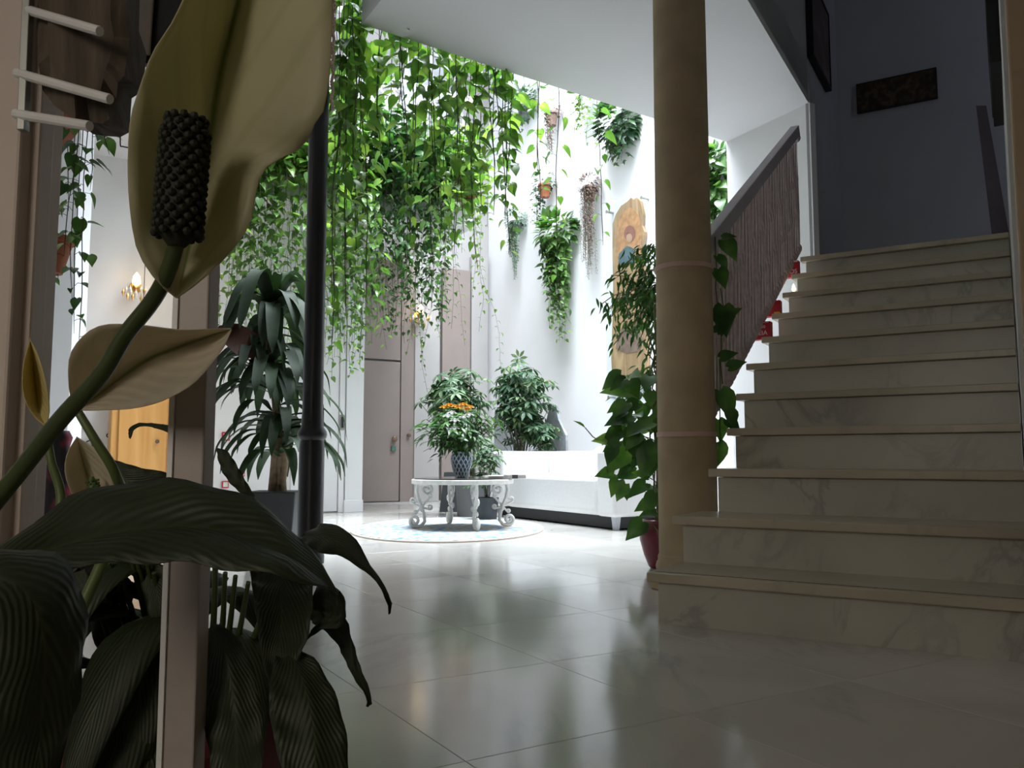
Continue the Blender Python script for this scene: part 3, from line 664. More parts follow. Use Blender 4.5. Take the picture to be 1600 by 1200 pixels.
fr_ = empty('candle_lamp', p, 'tiny candle lamp glowing on an upper stair tread', 'lamp')
m_ = MB(); m_.lathe(p, [(.014, 0), (.014, .018), (.008, .02)], 12); m_.build('holder', M['white'], fr_, smooth=True)
m_ = MB(); m_.lathe(p, [(.006, .02), (.012, .032), (.009, .05), (.001, .068)], 12); m_.build('flame', M['flame'], fr_, smooth=True)

# ---- pictures on the stairwell walls
def frame_on(name, n, d, corners_px, th, matp, label, outward, cat='painting', fw=0.02):
    P = [onplane(x, y, n, d) for x, y in corners_px]       # tl, tr, br, bl
    zt_ = (P[0].z + P[1].z) / 2; zb_ = (P[2].z + P[3].z) / 2
    a0 = (P[0] + P[3]) / 2; a1 = (P[1] + P[2]) / 2; a0.z = a1.z = 0
    dirv = (a1 - a0); L = dirv.length; dirv.normalize(); mid = (a0 + a1) / 2 + UP * (zt_ + zb_) / 2 + outward * (th / 2 + 0.002)
    r = empty(name, mid, label, cat)
    m1 = MB(); hh = zt_ - zb_
    for s_ in (-1, 1):
        m1.box(mid + dirv * s_ * (L / 2 - fw / 2), (fw, th, hh), dirv, outward)
        m1.box(mid + UP * s_ * (hh / 2 - fw / 2), (L - 2 * fw, th, fw), dirv, outward)
    m1.build('frame', M['black'], r)
    m1 = MB(); m1.box(mid, (L - 2 * fw + .002, th * 0.7, hh - 2 * fw + .002), dirv, outward); m1.build('canvas', matp, r)
    return r
frame_on('long_stone_print', cD, 7.03, [(1339, 135), (1464, 106), (1465, 154), (1340, 180)], 0.03, M['pic1'], 'long dark print of a stone wall on the landing wall', -cD, fw=0.006)
frame_on('tall_painting', lD, 1.13, [(1256, -40), (1286, 25), (1289, 136), (1261, 98)], 0.045, M['pic2'], 'tall pink and grey painting high on the left stairwell wall', -lD, fw=0.02)
pz = 2.75
m_ = MB(); rr = empty('narrow_painting', LC(-0.0, 4.9, 2.75), 'greenish painting seen edge-on on the right stair wall', 'painting')
m_.box(LC(0.005, 4.9, 3.0), (0.9, 0.05, 1.15), cD, lD); m_.build('frame', M['black'], rr, bevel=0.004)
m_ = MB(); m_.box(LC(0.032, 4.9, 3.0), (0.82, 0.006, 1.07), cD, lD); m_.build('canvas', M['pic3'], rr)
# lower end of the next flight's railing
rr = empty('upper_railing', LC(0.05, 5.75, 11 * R_), 'mauve railing panel at the foot of the next flight', 'railing')
q = [onplane(x, y, cD, 5.85) for x, y in ((1550, 352), (1578, 352), (1541, 165), (1525, 165))]
q[0].z = q[1].z = 11 * R_ + .003
m_ = MB(); t_ = cD * 0.03
m_.hexa([q[0], q[1], q[1] + t_, q[0] + t_, q[3], q[2], q[2] + t_, q[3] + t_]); m_.build('panel', M['mauve'], rr)
m_ = MB(); m_.box((q[0] + q[1]) / 2 + UP * .0205 - cD * .01, (0.16, .05, .035), lD, cD); m_.build('bottom_rail', M['rail'], rr)

# ---- sofa
S0 = fl(960, 829.5); sA, sB = S0.dot(aD), S0.dot(bD)      # near front leg
LS, DS, HS = 1.80, 0.86, 0.61
sofa = empty('sofa', AB(sA + LS / 2, sB + DS / 2), 'white low two-seat sofa against the bright patio wall', 'sofa')
def sbox(a0, a1, b0, b1, z0, z1, name, mat, bev, par=None):
    m_ = MB(); m_.prism([AB(sA + a0, sB + b0), AB(sA + a0, sB + b1), AB(sA + a1, sB + b1), AB(sA + a1, sB + b0)], z0, z1)
    o = m_.build(name, mat, par or sofa, bevel=bev); 
    o.modifiers['bevel'].segments = 5
    for p_ in o.data.polygons: p_.use_smooth = True
    try: o.data.set_sharp_from_angle(angle=math.radians(60))
    except Exception: pass
    return o
sbox(-0.03, 0.20, -0.02, DS, 0.10, HS, 'armrest', M['sofa'], 0.03)
sbox(LS - 0.17, LS + .03, -0.02, DS, 0.10, HS, 'armrest', M['sofa'], 0.03)
sbox(0.18, LS - 0.15, 0.62, DS, 0.10, HS, 'backrest', M['sofa'], 0.03)
sbox(0.20, LS - 0.17, 0.0, 0.66, 0.10, 0.41, 'seat', M['sofa'], 0.05)
sbox(0.20, (LS) / 2 + .01, 0.44, 0.68, 0.37, 0.645, 'back_cushion', M['sofa'], 0.07)
sbox(LS / 2 + .03, LS - 0.17, 0.46, 0.68, 0.37, 0.61, 'back_cushion', M['sofa'], 0.07)
sbox(0.02, LS - .02, 0.05, DS - .05, 0.012, 0.10, 'shade_board', M['black'], 0.003)  # black board added to give the dark shadow strip under the sofa
for aa, bb in ((0.03, 0.02), (LS - 0.03, 0.02), (0.03, DS - .08), (LS - 0.03, DS - .08)):
    c = AB(sA + aa, sB + bb + .02)
    m_ = MB(); m_.hexa([c + bD * x + aD * y + UP * z for z, s_ in ((0, .018), (.10, .026)) for x, y in ((-s_, -s_), (s_, -s_), (s_, s_), (-s_, s_))]); m_.build('leg', M['leg'], sofa)

# ---- rug
rc = Vector((-0.49, 6.53, 0)); 
def ell(rx, ry, n=72): return [rc + Vector((rx * math.cos(2 * PI * i / n), ry * math.sin(2 * PI * i / n), 0)) for i in range(n)]
m_ = MB(); m_.prism(ell(0.735, 1.09), 0.0005, 0.010); rug = m_.build('oval_rug', M['rugedge'], None); tag(rug, 'oval blue and cream patterned rug under the white table', 'rug')
m_ = MB(); m_.prism(ell(0.705, 1.06), 0.009, 0.0125); m_.build('weave', M['rug'], rug)

# ---- scrolled white table
tc_ = Vector((-0.385, 6.52, 0)); ZT_ = 0.385
tbl = empty('coffee_table', tc_ + UP * .0125, 'white wrought iron coffee table with scrolled legs and dark glass top', 'table')
m_ = MB(); m_.lathe(tc_, [(0.39, ZT_ - .036), (0.395, ZT_ - .034), (0.395, ZT_ - .004), (0.385, ZT_), (0.37, ZT_), (0.37, ZT_ - .036)], 56); m_.build('rim', M['whiteiron'], tbl, smooth=True)
m_ = MB(); m_.lathe(tc_, [(0.384, ZT_ + .0005), (0.384, ZT_ + .009), (0.0, ZT_ + .009)], 56); m_.build('glass_top', M['glassdark'], tbl, smooth=30)
def scroll(c, r0, r1, a0, turns, dx, base, n=22):
    pts = []
    for i in range(n + 1):
        t = i / n; r = r0 + (r1 - r0) * t; an = a0 + turns * 2 * PI * t
        pts.append(base + dx * (c[0] + r * math.cos(an)) + UP * (c[1] + r * math.sin(an)))
    return pts
for k, lp in enumerate(((-0.269, 6.208), (-0.733, 6.426), (-0.510, 6.847), (-0.040, 6.600))):
    lp = Vector((lp[0], lp[1], 0)); dx = (lp - tc_).normalized(); bs = tc_ + dx * 0.0
    RL = 0.335; zz = 0.0125
    m_ = MB()
    # main S: upper scroll curls inward, stem runs down, foot scroll curls outward
    up = scroll((RL - .055, ZT_ - .085), 0.045, 0.012, PI * .5, 1.2, dx, bs)      # curl under the rim
    up2 = [bs + dx * (RL + .01) + UP * (ZT_ - .04), bs + dx * (RL - .02) + UP * (ZT_ - .038)] + up
    m_.tube(up2, [0.013] * (len(up2) - 6) + [0.012, .011, .011, .012, .013, .014], 7)
    st_ = []
    ctl = [(RL + .015, ZT_ - .037), (RL + .025, ZT_ - .09), (RL + .012, ZT_ - .15), (RL - .012, ZT_ - .20), (RL - .035, zz + .10), (RL - .04, zz + .05), (RL - .015, zz + .018), (RL + .02, zz + .013)]
    for x, z in ctl: st_.append(bs + dx * x + UP * z)
    fo = scroll((RL + .035, zz + .055), 0.043, 0.010, -PI * .45, 1.35, dx, bs)
    m_.tube(st_ + fo, [0.014] * 8 + [0.013] * (len(fo) - 3) + [.012, .013, .014], 7)
    m_.build('leg', M['whiteiron'], tbl, smooth=True)
    m_ = MB()
    for sx_, x0_, z0_, r_ in ((1, RL + .05, ZT_ - .16, .024), (-1, RL - .075, ZT_ - .13, .018), (-1, RL - .08, ZT_ - .215, .018), (1, RL + .03, ZT_ - .25, .014)):
        pts = [bs + dx * (RL - .015) + UP * (ZT_ - .215)] + scroll((x0_, z0_), r_, .006, -PI * .5 if sx_ > 0 else PI * 1.5, sx_ * 1.2, dx, bs, 14)
        m_.tube(pts, 0.0085, 6)
    m_.ball(bs + dx * (RL - .015) + UP * (ZT_ - .205), 0.020, 8, 5); m_.ball(bs + dx * (RL - .02) + UP * (ZT_ - .235), 0.017, 8, 5)
    m_.build('leg_scroll', M['whiteiron'], tbl, smooth=True)

# ---- vase with openwork lattice
vp = at(721, 750, 6.55); vb = Vector((vp.x, 6.55, ZT_ + .0095))
vs_ = empty('lattice_vase', vb, 'blue and white openwork vase on the coffee table', 'vase')
prof = [(0.040, 0), (0.050, .005), (0.062, .05), (0.078, .11), (0.083, .14), (0.080, .165), (0.066, .190), (0.060, .197)]
m_ = MB(); m_.lathe(vb, [(r - .006, z) for r, z in prof], 28); m_.build('body', M['vase'], vs_, smooth=True)
def vr(z):
    for (r0_, z0_), (r1_, z1_) in zip(prof, prof[1:]):
        if z0_ <= z <= z1_: return r0_ + (r1_ - r0_) * (z - z0_) / (z1_ - z0_)
    return prof[-1][0]
for s_ in (-1, 1):
    m_ = MB()
    for i in range(14):
        pts = []
        for j in range(13):
            z = .004 + .19 * j / 12; an = 2 * PI * i / 14 + s_ * z * 7.5; r = vr(z)
            pts.append(vb + Vector((r * math.cos(an), r * math.sin(an), z)))
        m_.tube(pts, 0.0048, 4, cap=False)
    m_.build('lattice', M['vasewhite'], vs_, smooth=True)
m_ = MB(); m_.lathe(vb, [(.060, .190), (.066, .192), (.066, .200), (.058, .202), (.056, .192)], 28); m_.build('lip', M['vasewhite'], vs_, smooth=True)
# magazines lying on the table's right side, box over the edge
gz = ZT_ + .0095
def slab(name, c, sx_, sy_, h_, ang, mat, label, cat, group=None):
    u = Vector((math.cos(ang), math.sin(ang), 0)); v = Vector((-u.y, u.x, 0))
    m_ = MB(); m_.box(Vector(c) + UP * h_ / 2, (sx_, sy_, h_), u, v); o = m_.build(name, mat, None, bevel=0.001); return tag(o, label, cat, group)
mc = at(778, 752, 6.45); 
o = slab('magazine', (mc.x, 6.45, gz), 0.24, 0.20, 0.010, 0.2, M['paper'], 'lower magazine of the pile on the coffee table', 'magazine')
o = slab('magazine', (mc.x + .01, 6.44, gz + .0105), 0.22, 0.18, 0.008, 0.35, M['paper'], 'upper magazine of the pile on the coffee table', 'magazine')
bx = empty('flat_box', (mc.x + .12, 6.40, gz), 'flat grey box sticking out over the right table edge', 'box')
m_ = MB(); m_.box((mc.x + .13, 6.27, gz + .014), (0.16, 0.06, 0.026), bD, aD); m_.build('body', M['closet2'], bx, bevel=.002)
m_ = MB(); m_.box((mc.x + .115, 6.262, gz + .014), (0.05, 0.062, 0.028), bD, aD); m_.build('strap', M['darkpot'], bx)

# ---- planters behind the table
def taper(name, c, r0, r1, h_, mat, n=4, rot=0.0, label=None, cat='planter', parent=None):
    e_ = parent or empty(name, c, label, cat)
    m_ = MB(); vs = []
    prof = [(r0, 0), (r1, h_), (r1 - .015, h_), (r1 - .02, h_ - .03)]
    for r, z in prof:
        for k in range(n):
            a = rot + 2 * PI * k / n; vs.append(Vector(c) + Vector((r * math.cos(a), r * math.sin(a), z)))
    fs = [(i * n + k, i * n + (k + 1) % n, (i + 1) * n + (k + 1) % n, (i + 1) * n + k) for i in range(3) for k in range(n)] + [tuple(range(n))[::-1]]
    m_.add(vs, fs); m_.build('pot', mat, e_, smooth=(n > 8))
    m_ = MB(); vs = []
    for k in range(n):
        a = rot + 2 * PI * k / n; vs.append(Vector(c) + Vector(((r1 - .018) * math.cos(a), (r1 - .018) * math.sin(a), h_ - .03)))
    m_.add(vs, [tuple(range(n))]); m_.build('soil', M['soil'], e_)
    return e_

# ---- leaf templates
def leaf_tpl(stations, fold=0.12, droop=0.25, curl=0.0):
    v = []; f = []
    for t, wd in stations:
        z = -droop * t * t
        y = t
        v += [Vector((-wd / 2, y, z + fold * wd + curl * wd * wd)), Vector((0, y, z)), Vector((wd / 2, y, z + fold * wd + curl * wd * wd))]
    n = len(stations)
    for i in range(n - 1):
        a = i * 3
        f += [(a, a + 1, a + 4, a + 3), (a + 1, a + 2, a + 5, a + 4)]
    return v, f
HEART = leaf_tpl([(-.10, .34), (0.02, .62), (.18, .78), (.38, .76), (.60, .54), (.82, .24), (1.0, .01)])
HEART2 = leaf_tpl([(-.08, .30), (0.05, .58), (.22, .70), (.45, .64), (.7, .38), (1.0, .01)], fold=.25, droop=.45)
# notch of the heart: pull the midrib's first row forward
for tpl in (HEART, HEART2): tpl[0][1].y = 0.03
OVAL = leaf_tpl([(0, .03), (.2, .26), (.5, .36), (.8, .22), (1, .01)], fold=.15, droop=.3)
NARROW = leaf_tpl([(0, .04), (.25, .24), (.55, .26), (1, .01)], fold=.2, droop=.35)
def ivy_tpl():
    pts = [(0, 0), (-.30, -.12), (-.22, .12), (-.50, .30), (-.20, .42), (0, 1.0), (.20, .42), (.50, .30), (.22, .12), (.30, -.12)]
    v = [Vector((0, .25, 0))] + [Vector((x, y, -.25 * (abs(x) + max(0, y - .4)) )) for x, y in pts]
    f = [(0, i + 1, (i + 1) % len(pts) + 1) for i in range(len(pts))][::-1]
    return v, [t[::-1] for t in f]
IVY = ivy_tpl()
def palm_tpl(k=7):
    v = []; f = []
    for i in range(k):
        a = 2 * PI * i / k + .2; R = Matrix.Rotation(a, 4, 'Z')
        tv, tf = leaf_tpl([(.12, .03), (.4, .30), (.7, .32), (1, .04)], fold=.1, droop=.35); n = len(v)
        v += [R @ p for p in tv]; f += [tuple(q + n for q in t) for t in tf]
    return v, f
UMB = palm_tpl(7)
TPL = dict(heart=HEART, heart2=HEART2, oval=OVAL, narrow=NARROW, ivy=IVY, umbrella=UMB)
LME = {}
def leafmesh(t, mat):
    k = (t, mat.name)
    if k not in LME:
        me = bpy.data.meshes.new('leaf'); v, f = TPL[t]; me.from_pydata([tuple(p) for p in v], [], f)
        me.polygons.foreach_set('use_smooth', [True] * len(me.polygons)); me.materials.append(mat); LME[k] = me
    return LME[k]
def lmat(P, d, nrm, s):
    d = d.normalized(); x = d.cross(nrm); x = x.normalized() if x.length > 1e-5 else d.orthogonal().normalized(); z = x.cross(d)
    R = Matrix((x, d, z)).transposed().to_4x4()
    return Matrix.Translation(P) @ R @ Matrix.Scale(s, 4)
class Plant:
    def __init__(s, root, mat, stemmat, cap=280):
        s.root = root; s.mat = mat; s.cap = cap; s.n = 0; s.rest = MB(); s.o0 = wloc(root); s.stemmat = stemmat; s.stems = []
    def leaf(s, t, P, d, nrm, size, force=None, mat=None):
        m = lmat(P, d, nrm, size)
        if (s.n < s.cap) if force is None else force:
            o = bpy.data.objects.new('leaf', leafmesh(t, mat or s.mat)); COL.objects.link(o); o.parent = s.root
            o.matrix_local = Matrix.Translation(-s.o0) @ m; s.n += 1
        else: s.rest.inst(TPL[t][0], TPL[t][1], m)
    def stem(s, pts, r, name='stem', mat=None, n=5):
        m_ = MB(); m_.tube(pts, r, n); return m_.build(name, mat or s.stemmat, s.root, smooth=True)
    def done(s, twigs=None):
        if s.rest.v:
            o = s.rest.build('foliage', s.mat, s.root, smooth=True); o['kind'] = 'stuff'
        if twigs is not None and twigs.v:
            o = twigs.build('twigs', s.stemmat, s.root); o['kind'] = 'stuff'
rnd = random.Random(11)
def rv(a, b): return rnd.uniform(a, b)
def strand(pl, P, L, size, spacing, t='heart', wob=0.03, stem_r=0.0022, petiole=0.6, twigs=None, down=(-0.9, 0.05), own_stem=True, fac=None, tip_grow=0.55):
    n = max(3, int(L / 0.09)); pts = []; x = y = 0; vx = vy = 0
    for i in range(n + 1):
        pts.append(P + Vector((x, y, -L * i / n))); vx += rv(-wob, wob) * .5; vy += rv(-wob, wob) * .5; vx *= .7; vy *= .7; x += vx; y += vy
    if own_stem: pl.stem(pts, [stem_r] * n + [stem_r * .4], 'stem', n=4)
    elif twigs is not None: twigs.tube(pts, stem_r, 3, cap=False)
    d = rv(0, spacing); side = rv(0, 2 * PI)
    tw = twigs if twigs is not None else MB()
    while d < L:
        f = d / L * n; i = min(int(f), n - 1); Q = pts[i].lerp(pts[i + 1], f - i)
        side += PI + rv(-.7, .7); o_ = Vector((math.cos(side), math.sin(side), 0))
        sz = size * rv(.7, 1.2) * (1 - (1 - tip_grow) * (d / L) ** 2)
        B = Q + o_ * sz * petiole + UP * sz * .15
        tw.tube([Q, Q + o_ * sz * petiole * .5 + UP * sz * .18, B], 0.0011, 3, cap=False)
        dv = o_ * rv(.5, 1.0) + Vector((rv(-.4, .4), rv(-.4, .4), rv(*down)))
        nn = UP + o_ * rv(.1, .8) + Vector((rv(-.3, .3), rv(-.3, .3), 0))
        if fac is not None: nn = nn * .5 + fac
        pl.leaf(t if rnd.random() < .7 or t not in ('heart',) else 'heart2', B, dv, nn, sz)
        d += spacing * rv(.6, 1.4)
    return tw

# ---- near curtain of pothos hanging over the slab edge: several plants, each with its own strands
EDGE = (P1 - P0).normalized(); EN = Vector((-EDGE.y, EDGE.x, 0))
def edge_at(px, out):     # point just beyond the slab edge seen in pixel column px
    return onplane(px, 300, EN, (P0 + EN * out).dot(EN))
def zrow(P, py):          # world height of pixel row py at ground point P
    px = 800 + F * P.x / P.y
    return onplane(px, py, Vector((0, 1, 0)), P.y).z
curtain = [
 ('densest bright pothos strands, falling right beside the black iron post', [(524, 545, .10), (532, 330, .16), (541, 500, .12), (550, 420, .2), (559, 400, .25), (545, 260, .08), (536, 520, .3), (566, 380, .3), (518, 470, .35), (553, 470, .1), (562, 230, .12)]),
 ('pothos strand hanging alone at the left end of the slab edge', [(587, 260, .15), (596, 210, .2), (612, 320, .28)]),
 ('pothos plant with big dark leaves below the slab, left of its middle', [(619, 245, .05), (627, 330, .12), (641, 390, .2), (650, 300, .1), (634, 190, .18)]),
 ('pothos plant with crowded strands in front of the gallery arches', [(661, 330, .1), (669, 400, .16), (677, 280, .08), (688, 360, .2), (699, 300, .25), (707, 380, .3)]),
 ('pothos plant whose strands reach down over the beige closet corner', [(716, 370, .1), (724, 420, .15), (735, 400, .22), (743, 340, .1), (750, 330, .28), (712, 400, .3)]),
 ('leafiest pothos plant right of the slab edge middle with a pale new leaf', [(762, 330, .08), (771, 260, .12), (780, 400, .15), (789, 290, .1), (797, 345, .2), (806, 340, .12), (775, 190, .05)]),
 ('thin pothos strand hanging just right of the leafy curtain, pale leaves', [(838, 270, .15), (845, 330, .2)]),
 ('long single pothos strand reaching down over the dark wall plant', [(870, 478, .15)]),
 ('pothos strand curving in front of the brown dried basket', [(936, 385, .12)]),
]
for ci, (lab, ss) in enumerate(curtain):
    e0 = edge_at(ss[0][0], .12)
    root = empty('hanging_pothos', (e0.x, e0.y, H + .3), lab, 'hanging plant', 'pothos plants trailing from the slab edge')
    pl = Plant(root, M['pothos'], M['vinestem'], 290); tw = MB()
    for (px, py, out) in ss:
        Q = edge_at(px, out); zt_ = H + .32; L = zt_ - zrow(Q, py)
        # the stem bends over the planter's lip behind the upper wall face
        pt = Vector((Q.x, Q.y, zt_))
        big = 0.125 if px < 830 else 0.105
        strand(pl, pt, L, big * rv(.8, 1.05), 0.065 if 600 > px or 640 < px < 830 else 0.085, 'heart', 0.02, 0.0028, .5, tw, tip_grow=.5)
    pl.done(tw)

# ---- gallery planters with a thick hedge of pothos
hedge = [(345, 425, 'farthest left of the gallery pothos hedges, behind the iron post', 520), (425, 500, 'gallery pothos hedge directly right and left of the iron post', 560),
         (505, 570, 'gallery pothos hedge above the sliding door', 580), (572, 640, 'dark thick middle part of the gallery pothos hedge', 530), (640, 690, 'right end of the thick gallery pothos hedge, over the closet', 520), (692, 742, 'short outer end of the gallery pothos hedge, beside the patio corner', 385)]
for hi, (x0, x1, lab, ybot) in enumerate(hedge):
    bA = onplane(x0, 300, aD, GA - .1).dot(bD); bB = onplane(x1, 300, aD, GA - .1).dot(bD); mid = (bA + bB) / 2
    root = empty('gallery_pothos', AB(GA - .12, mid, H + .26), lab, 'hanging plant', 'pothos hedges of the upper gallery')
    m_ = MB(); m_.box(AB(GA - .10, mid, H + .36), (bB - bA - .03, .16, .20), bD, aD); m_.build('planter', M['terra'], root, bevel=.01)
    m_ = MB(); m_.box(AB(GA - .10, mid, H + .455), (bB - bA - .06, .13, .02), bD, aD); m_.build('soil', M['soil'], root)
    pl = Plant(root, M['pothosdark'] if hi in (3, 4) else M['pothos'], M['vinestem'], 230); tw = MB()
    nst = int((bB - bA) / (0.030 if hi == 5 else 0.0185))
    for i in range(nst):
        bb = bA + (bB - bA) * (i + rv(.1, .9)) / nst; aa = GA - rv(.14, .42)
        Q = AB(aa, bb); zt_ = H + rv(.45, .9); zb_ = zrow(Q, ybot + rv(-70, 18))
        tw.tube([AB(GA - .1, bb, H + .45), AB((aa + GA - .1) / 2, bb, zt_ + .05), AB(aa, bb, zt_)], .002, 3, cap=False)
        strand(pl, AB(aa, bb, zt_), zt_ - zb_, rv(.085, .115) if hi < 3 else rv(.07, .10), .075 if hi < 3 else .06, 'heart', .03, .002, .45, tw, own_stem=False)
    for i in range(int(700 * (bB - bA))):   # bushy crown above the planter
        Q = AB(GA - rv(-.05, .5), bA + rv(0, 1) * (bB - bA), H + rv(.15, .95))
        o_ = Vector((rv(-1, 1), rv(-1, 1), rv(-.4, .5))); pl.leaf('heart', Q, o_, UP + Vector((rv(-.6, .6), rv(-.9, .2), 0)), rv(.09, .14))
    pl.done(tw)
# straggling long vines over the closets
root = empty('gallery_pothos', AB(GA + .3, 4.2, H + .3), 'sparse trailing vines with tiny leaves over the closet fronts', 'hanging plant', 'pothos hedges of the upper gallery')
pl = Plant(root, M['pothos'], M['vinestem'], 250); tw = MB()
for px, py0, py1, aa in ((600, 380, 590, 7.5), (618, 450, 612, 7.6), (628, 420, 575, 7.4), (648, 480, 560, 7.5), (700, 330, 500, 8.2), (716, 300, 540, 8.0), (742, 330, 575, 8.0), (733, 330, 470, 8.3), (752, 340, 520, 7.8), (690, 430, 540, 7.9)):
    Q = onplane(px, py0, aD, aa); zt_ = max(Q.z, H + .3); L = zt_ - zrow(Q, py1)
    strand(pl, Vector((Q.x, Q.y, zt_)), L, .055, .06, 'heart', .05, .0016, .5, tw, own_stem=False)
pl.done(tw)

# ---- pots hanging on the bright wall (plane b = 5.40)
def onB(px, py, off=.10): return onplane(px, py, bD, 5.40 - off)
def wallpot(px, py, label, mat, leaft, leafm, strands_, crown=(30, .12, .06), potr=.075, name='wall_pot', sp=.045, size=.05, stemm=None, wob=.02, pot=True):
    P = onB(px, py, .11); root = empty(name, P, label, 'hanging plant', 'plants hanging on the bright wall')
    if pot:
        m_ = MB(); m_.lathe(P, [(potr * .7, -.13), (potr * .98, 0), (potr * 1.05, 0), (potr * 1.05, .03), (potr * .9, .03), (potr * .85, -.01)], 18); m_.build('pot', mat, root, smooth=True)
        m_ = MB(); m_.lathe(P, [(potr + .008, -.004), (potr + .008, .006)], 18); m_.box(P + bD * .09, (.02, .09, .02), aD, bD); m_.build('wall_ring', M['iron'], root)
    pl = Plant(root, leafm, stemm or M['vinestem'], 260); tw = MB()
    for i in range(crown[0]):
        o_ = Vector((rv(-1, 1), rv(-1, 1), rv(-.5, .8))).normalized(); Q = P + Vector((o_.x * crown[1], o_.y * crown[1], .05 + o_.z * crown[1]))
        Q -= bD * max(0, Q.dot(bD) - 5.36)
        pl.leaf(leaft, Q, o_ + UP * rv(-.6, .3), UP * .8 + o_ - bD * .5, crown[2] * rv(.7, 1.3))
    for (dx, L, dens) in strands_:
        for k in range(dens):
            Q = P + aD * -(dx + rv(-.04, .04)) - bD * rv(.0, .09) + UP * .02
            strand(pl, Q, L * rv(.6, 1.0), size, sp, leaft, wob, .0015, .5, tw, own_stem=False, fac=-bD * .6)
    pl.done(tw); return root
wallpot(851, 292, 'orange terracotta pot with dark ivy trailing from its left side', M['terra'], 'ivy', M['ivy'], [(-.12, .55, 5), (-.05, .4, 3), (.02, .25, 2)], (45, .13, .06), size=.06)
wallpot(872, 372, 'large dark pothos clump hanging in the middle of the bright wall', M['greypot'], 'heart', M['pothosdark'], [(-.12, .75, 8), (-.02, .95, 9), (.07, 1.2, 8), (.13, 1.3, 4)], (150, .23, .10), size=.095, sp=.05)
wallpot(921, 296, 'brown dried plant in a basket hanging beside the wooden panel', M['dryplant'], 'narrow', M['dryplant'] , [(-.05, .85, 14), (.06, 1.1, 16)], (200, .11, .05), size=.035, sp=.016, wob=.012)
wallpot(965, 200, 'dark glossy ivy bush high on the wall under the slab', M['greypot'], 'ivy', M['ivy'], [(-.10, .4, 6), (.1, .45, 6)], (170, .21, .14), size=.12, sp=.05)
wallpot(806, 350, 'small blue-green trailing plant near the wall corner', M['greypot'], 'oval', M['greyleaf'], [(-.03, .45, 18), (.04, .8, 10)], (200, .13, .045), size=.04, sp=.018, wob=.015, pot=True)
wallpot(862, 180, 'withered brown trailing plant high on the wall', M['dryplant'], 'narrow', M['dryplant'], [(0, .55, 16)], (120, .1, .05), size=.04, sp=.02)
wallpot(916, 150, 'pale variegated ivy strands high beside the dark ivy bush', M['white'], 'ivy', M['pothos'], [(-.08, .5, 8), (.03, .6, 4)], (30, .12, .06), size=.065, sp=.05)
wallpot(818, 170, 'grey-green bush high on the wall behind the pothos curtain', M['greypot'], 'ivy', M['greyleaf'], [(0, .35, 6)], (140, .2, .08), size=.07)
wallpot(1122, 262, 'variegated pothos column on the wall right of the stone column', M['greypot'], 'heart', M['pothosdark'], [(-.06, .9, 10), (.06, 1.1, 10)], (80, .14, .11), size=.12, sp=.06)

# ---- wooden icon panel behind acrylic
IB = 5.36
tl, tr, br, bl_ = onB(950, 327, .04), onB(1012, 297, .04), onB(1014, 640, .04), onB(952, 622, .04)
ax0, ax1 = tl.dot(aD), tr.dot(aD); zt_, zb_ = (tl.z + tr.z) / 2, onB(980, 628, .04).z
art = empty('wooden_icon_panel', AB((ax0 + ax1) / 2, IB, zb_), 'tall olive wood slab painted with a haloed figure behind clear acrylic', 'artwork')
m_ = MB(); m_.box(AB((ax0 + ax1) / 2, IB - .035, (zt_ + zb_) / 2), (abs(ax1 - ax0), .008, zt_ - zb_), aD, bD); m_.build('acrylic_sheet', M['plexi'], art)
for aa in (ax0 - .04, ax1 + .04):
    for zz in (zt_ - .06, zb_ + .06):
        m_ = MB(); m_.lathe(AB(aa, IB + .04, zz), [(.012, 0), (.012, .085), (.018, .087), (.018, .093)], 10, -bD); m_.build('standoff', M['steelhandle'], art)
outl_l = [(957, 600), (955, 560), (957, 500), (958, 440), (957, 400), (957, 350), (962, 335), (970, 322), (980, 315), (986, 309)]
outl_r = [(990, 312), (995, 308), (1000, 314), (1004, 335), (1003, 352), (1007, 362), (1005, 380), (1006, 420), (1010, 480), (1010, 540), (1012, 585), (1008, 602)]
poly = [onB(x, y, .045) for x, y in outl_l + outl_r]
m_ = MB(); n = len(poly); th = bD * .035
m_.add([p for p in poly] + [p + th for p in poly], [tuple(range(n)), tuple(range(2 * n - 1, n - 1, -1))] + [(i, n + i, n + (i + 1) % n, (i + 1) % n) for i in range(n)])
m_.build('wood_slab', M['woodart'], art)
def patch(pts, mat, name, off=.049):
    P = [onB(x, y, off) for x, y in pts]; n = len(P); t2 = bD * .004
    m_ = MB(); m_.add(P + [p + t2 for p in P], [tuple(range(n)), tuple(range(2 * n - 1, n - 1, -1))] + [(i, n + i, n + (i + 1) % n, (i + 1) % n) for i in range(n)]); m_.build(name, mat, art)
def circ(cx, cy, rx, ry, n=14): return [(cx + rx * math.cos(2 * PI * i / n), cy + ry * math.sin(2 * PI * i / n)) for i in range(n)]
mo = plain('ochre_gilding', (0.42, 0.20, 0.07), .6, noise=.3, scale=20); mr_ = plain('red_brown_paint', (0.24, 0.08, 0.05), .7, noise=.2); mb_ = plain('blue_green_paint', (0.05, 0.10, 0.11), .7, noise=.3); mf = plain('flesh_paint', (0.42, 0.24, 0.14), .7); md = plain('drab_paint', (0.20, 0.13, 0.09), .7, noise=.35, scale=14)
patch([(964, 410), (964, 350), (972, 332), (984, 324), (996, 332), (1002, 350), (1002, 410)], mo, 'painted_niche', .0475)
patch(circ(984, 365, 9, 13), mr_, 'painted_halo')
patch([(966, 412), (967, 397), (974, 389), (980, 384), (990, 388), (992, 400), (988, 412)], mb_, 'painted_robe', .0505)
patch(circ(983, 372, 4.5, 7), mf, 'painted_face', .0515); patch(circ(992, 388, 3, 4.5), mf, 'painted_face', .052)
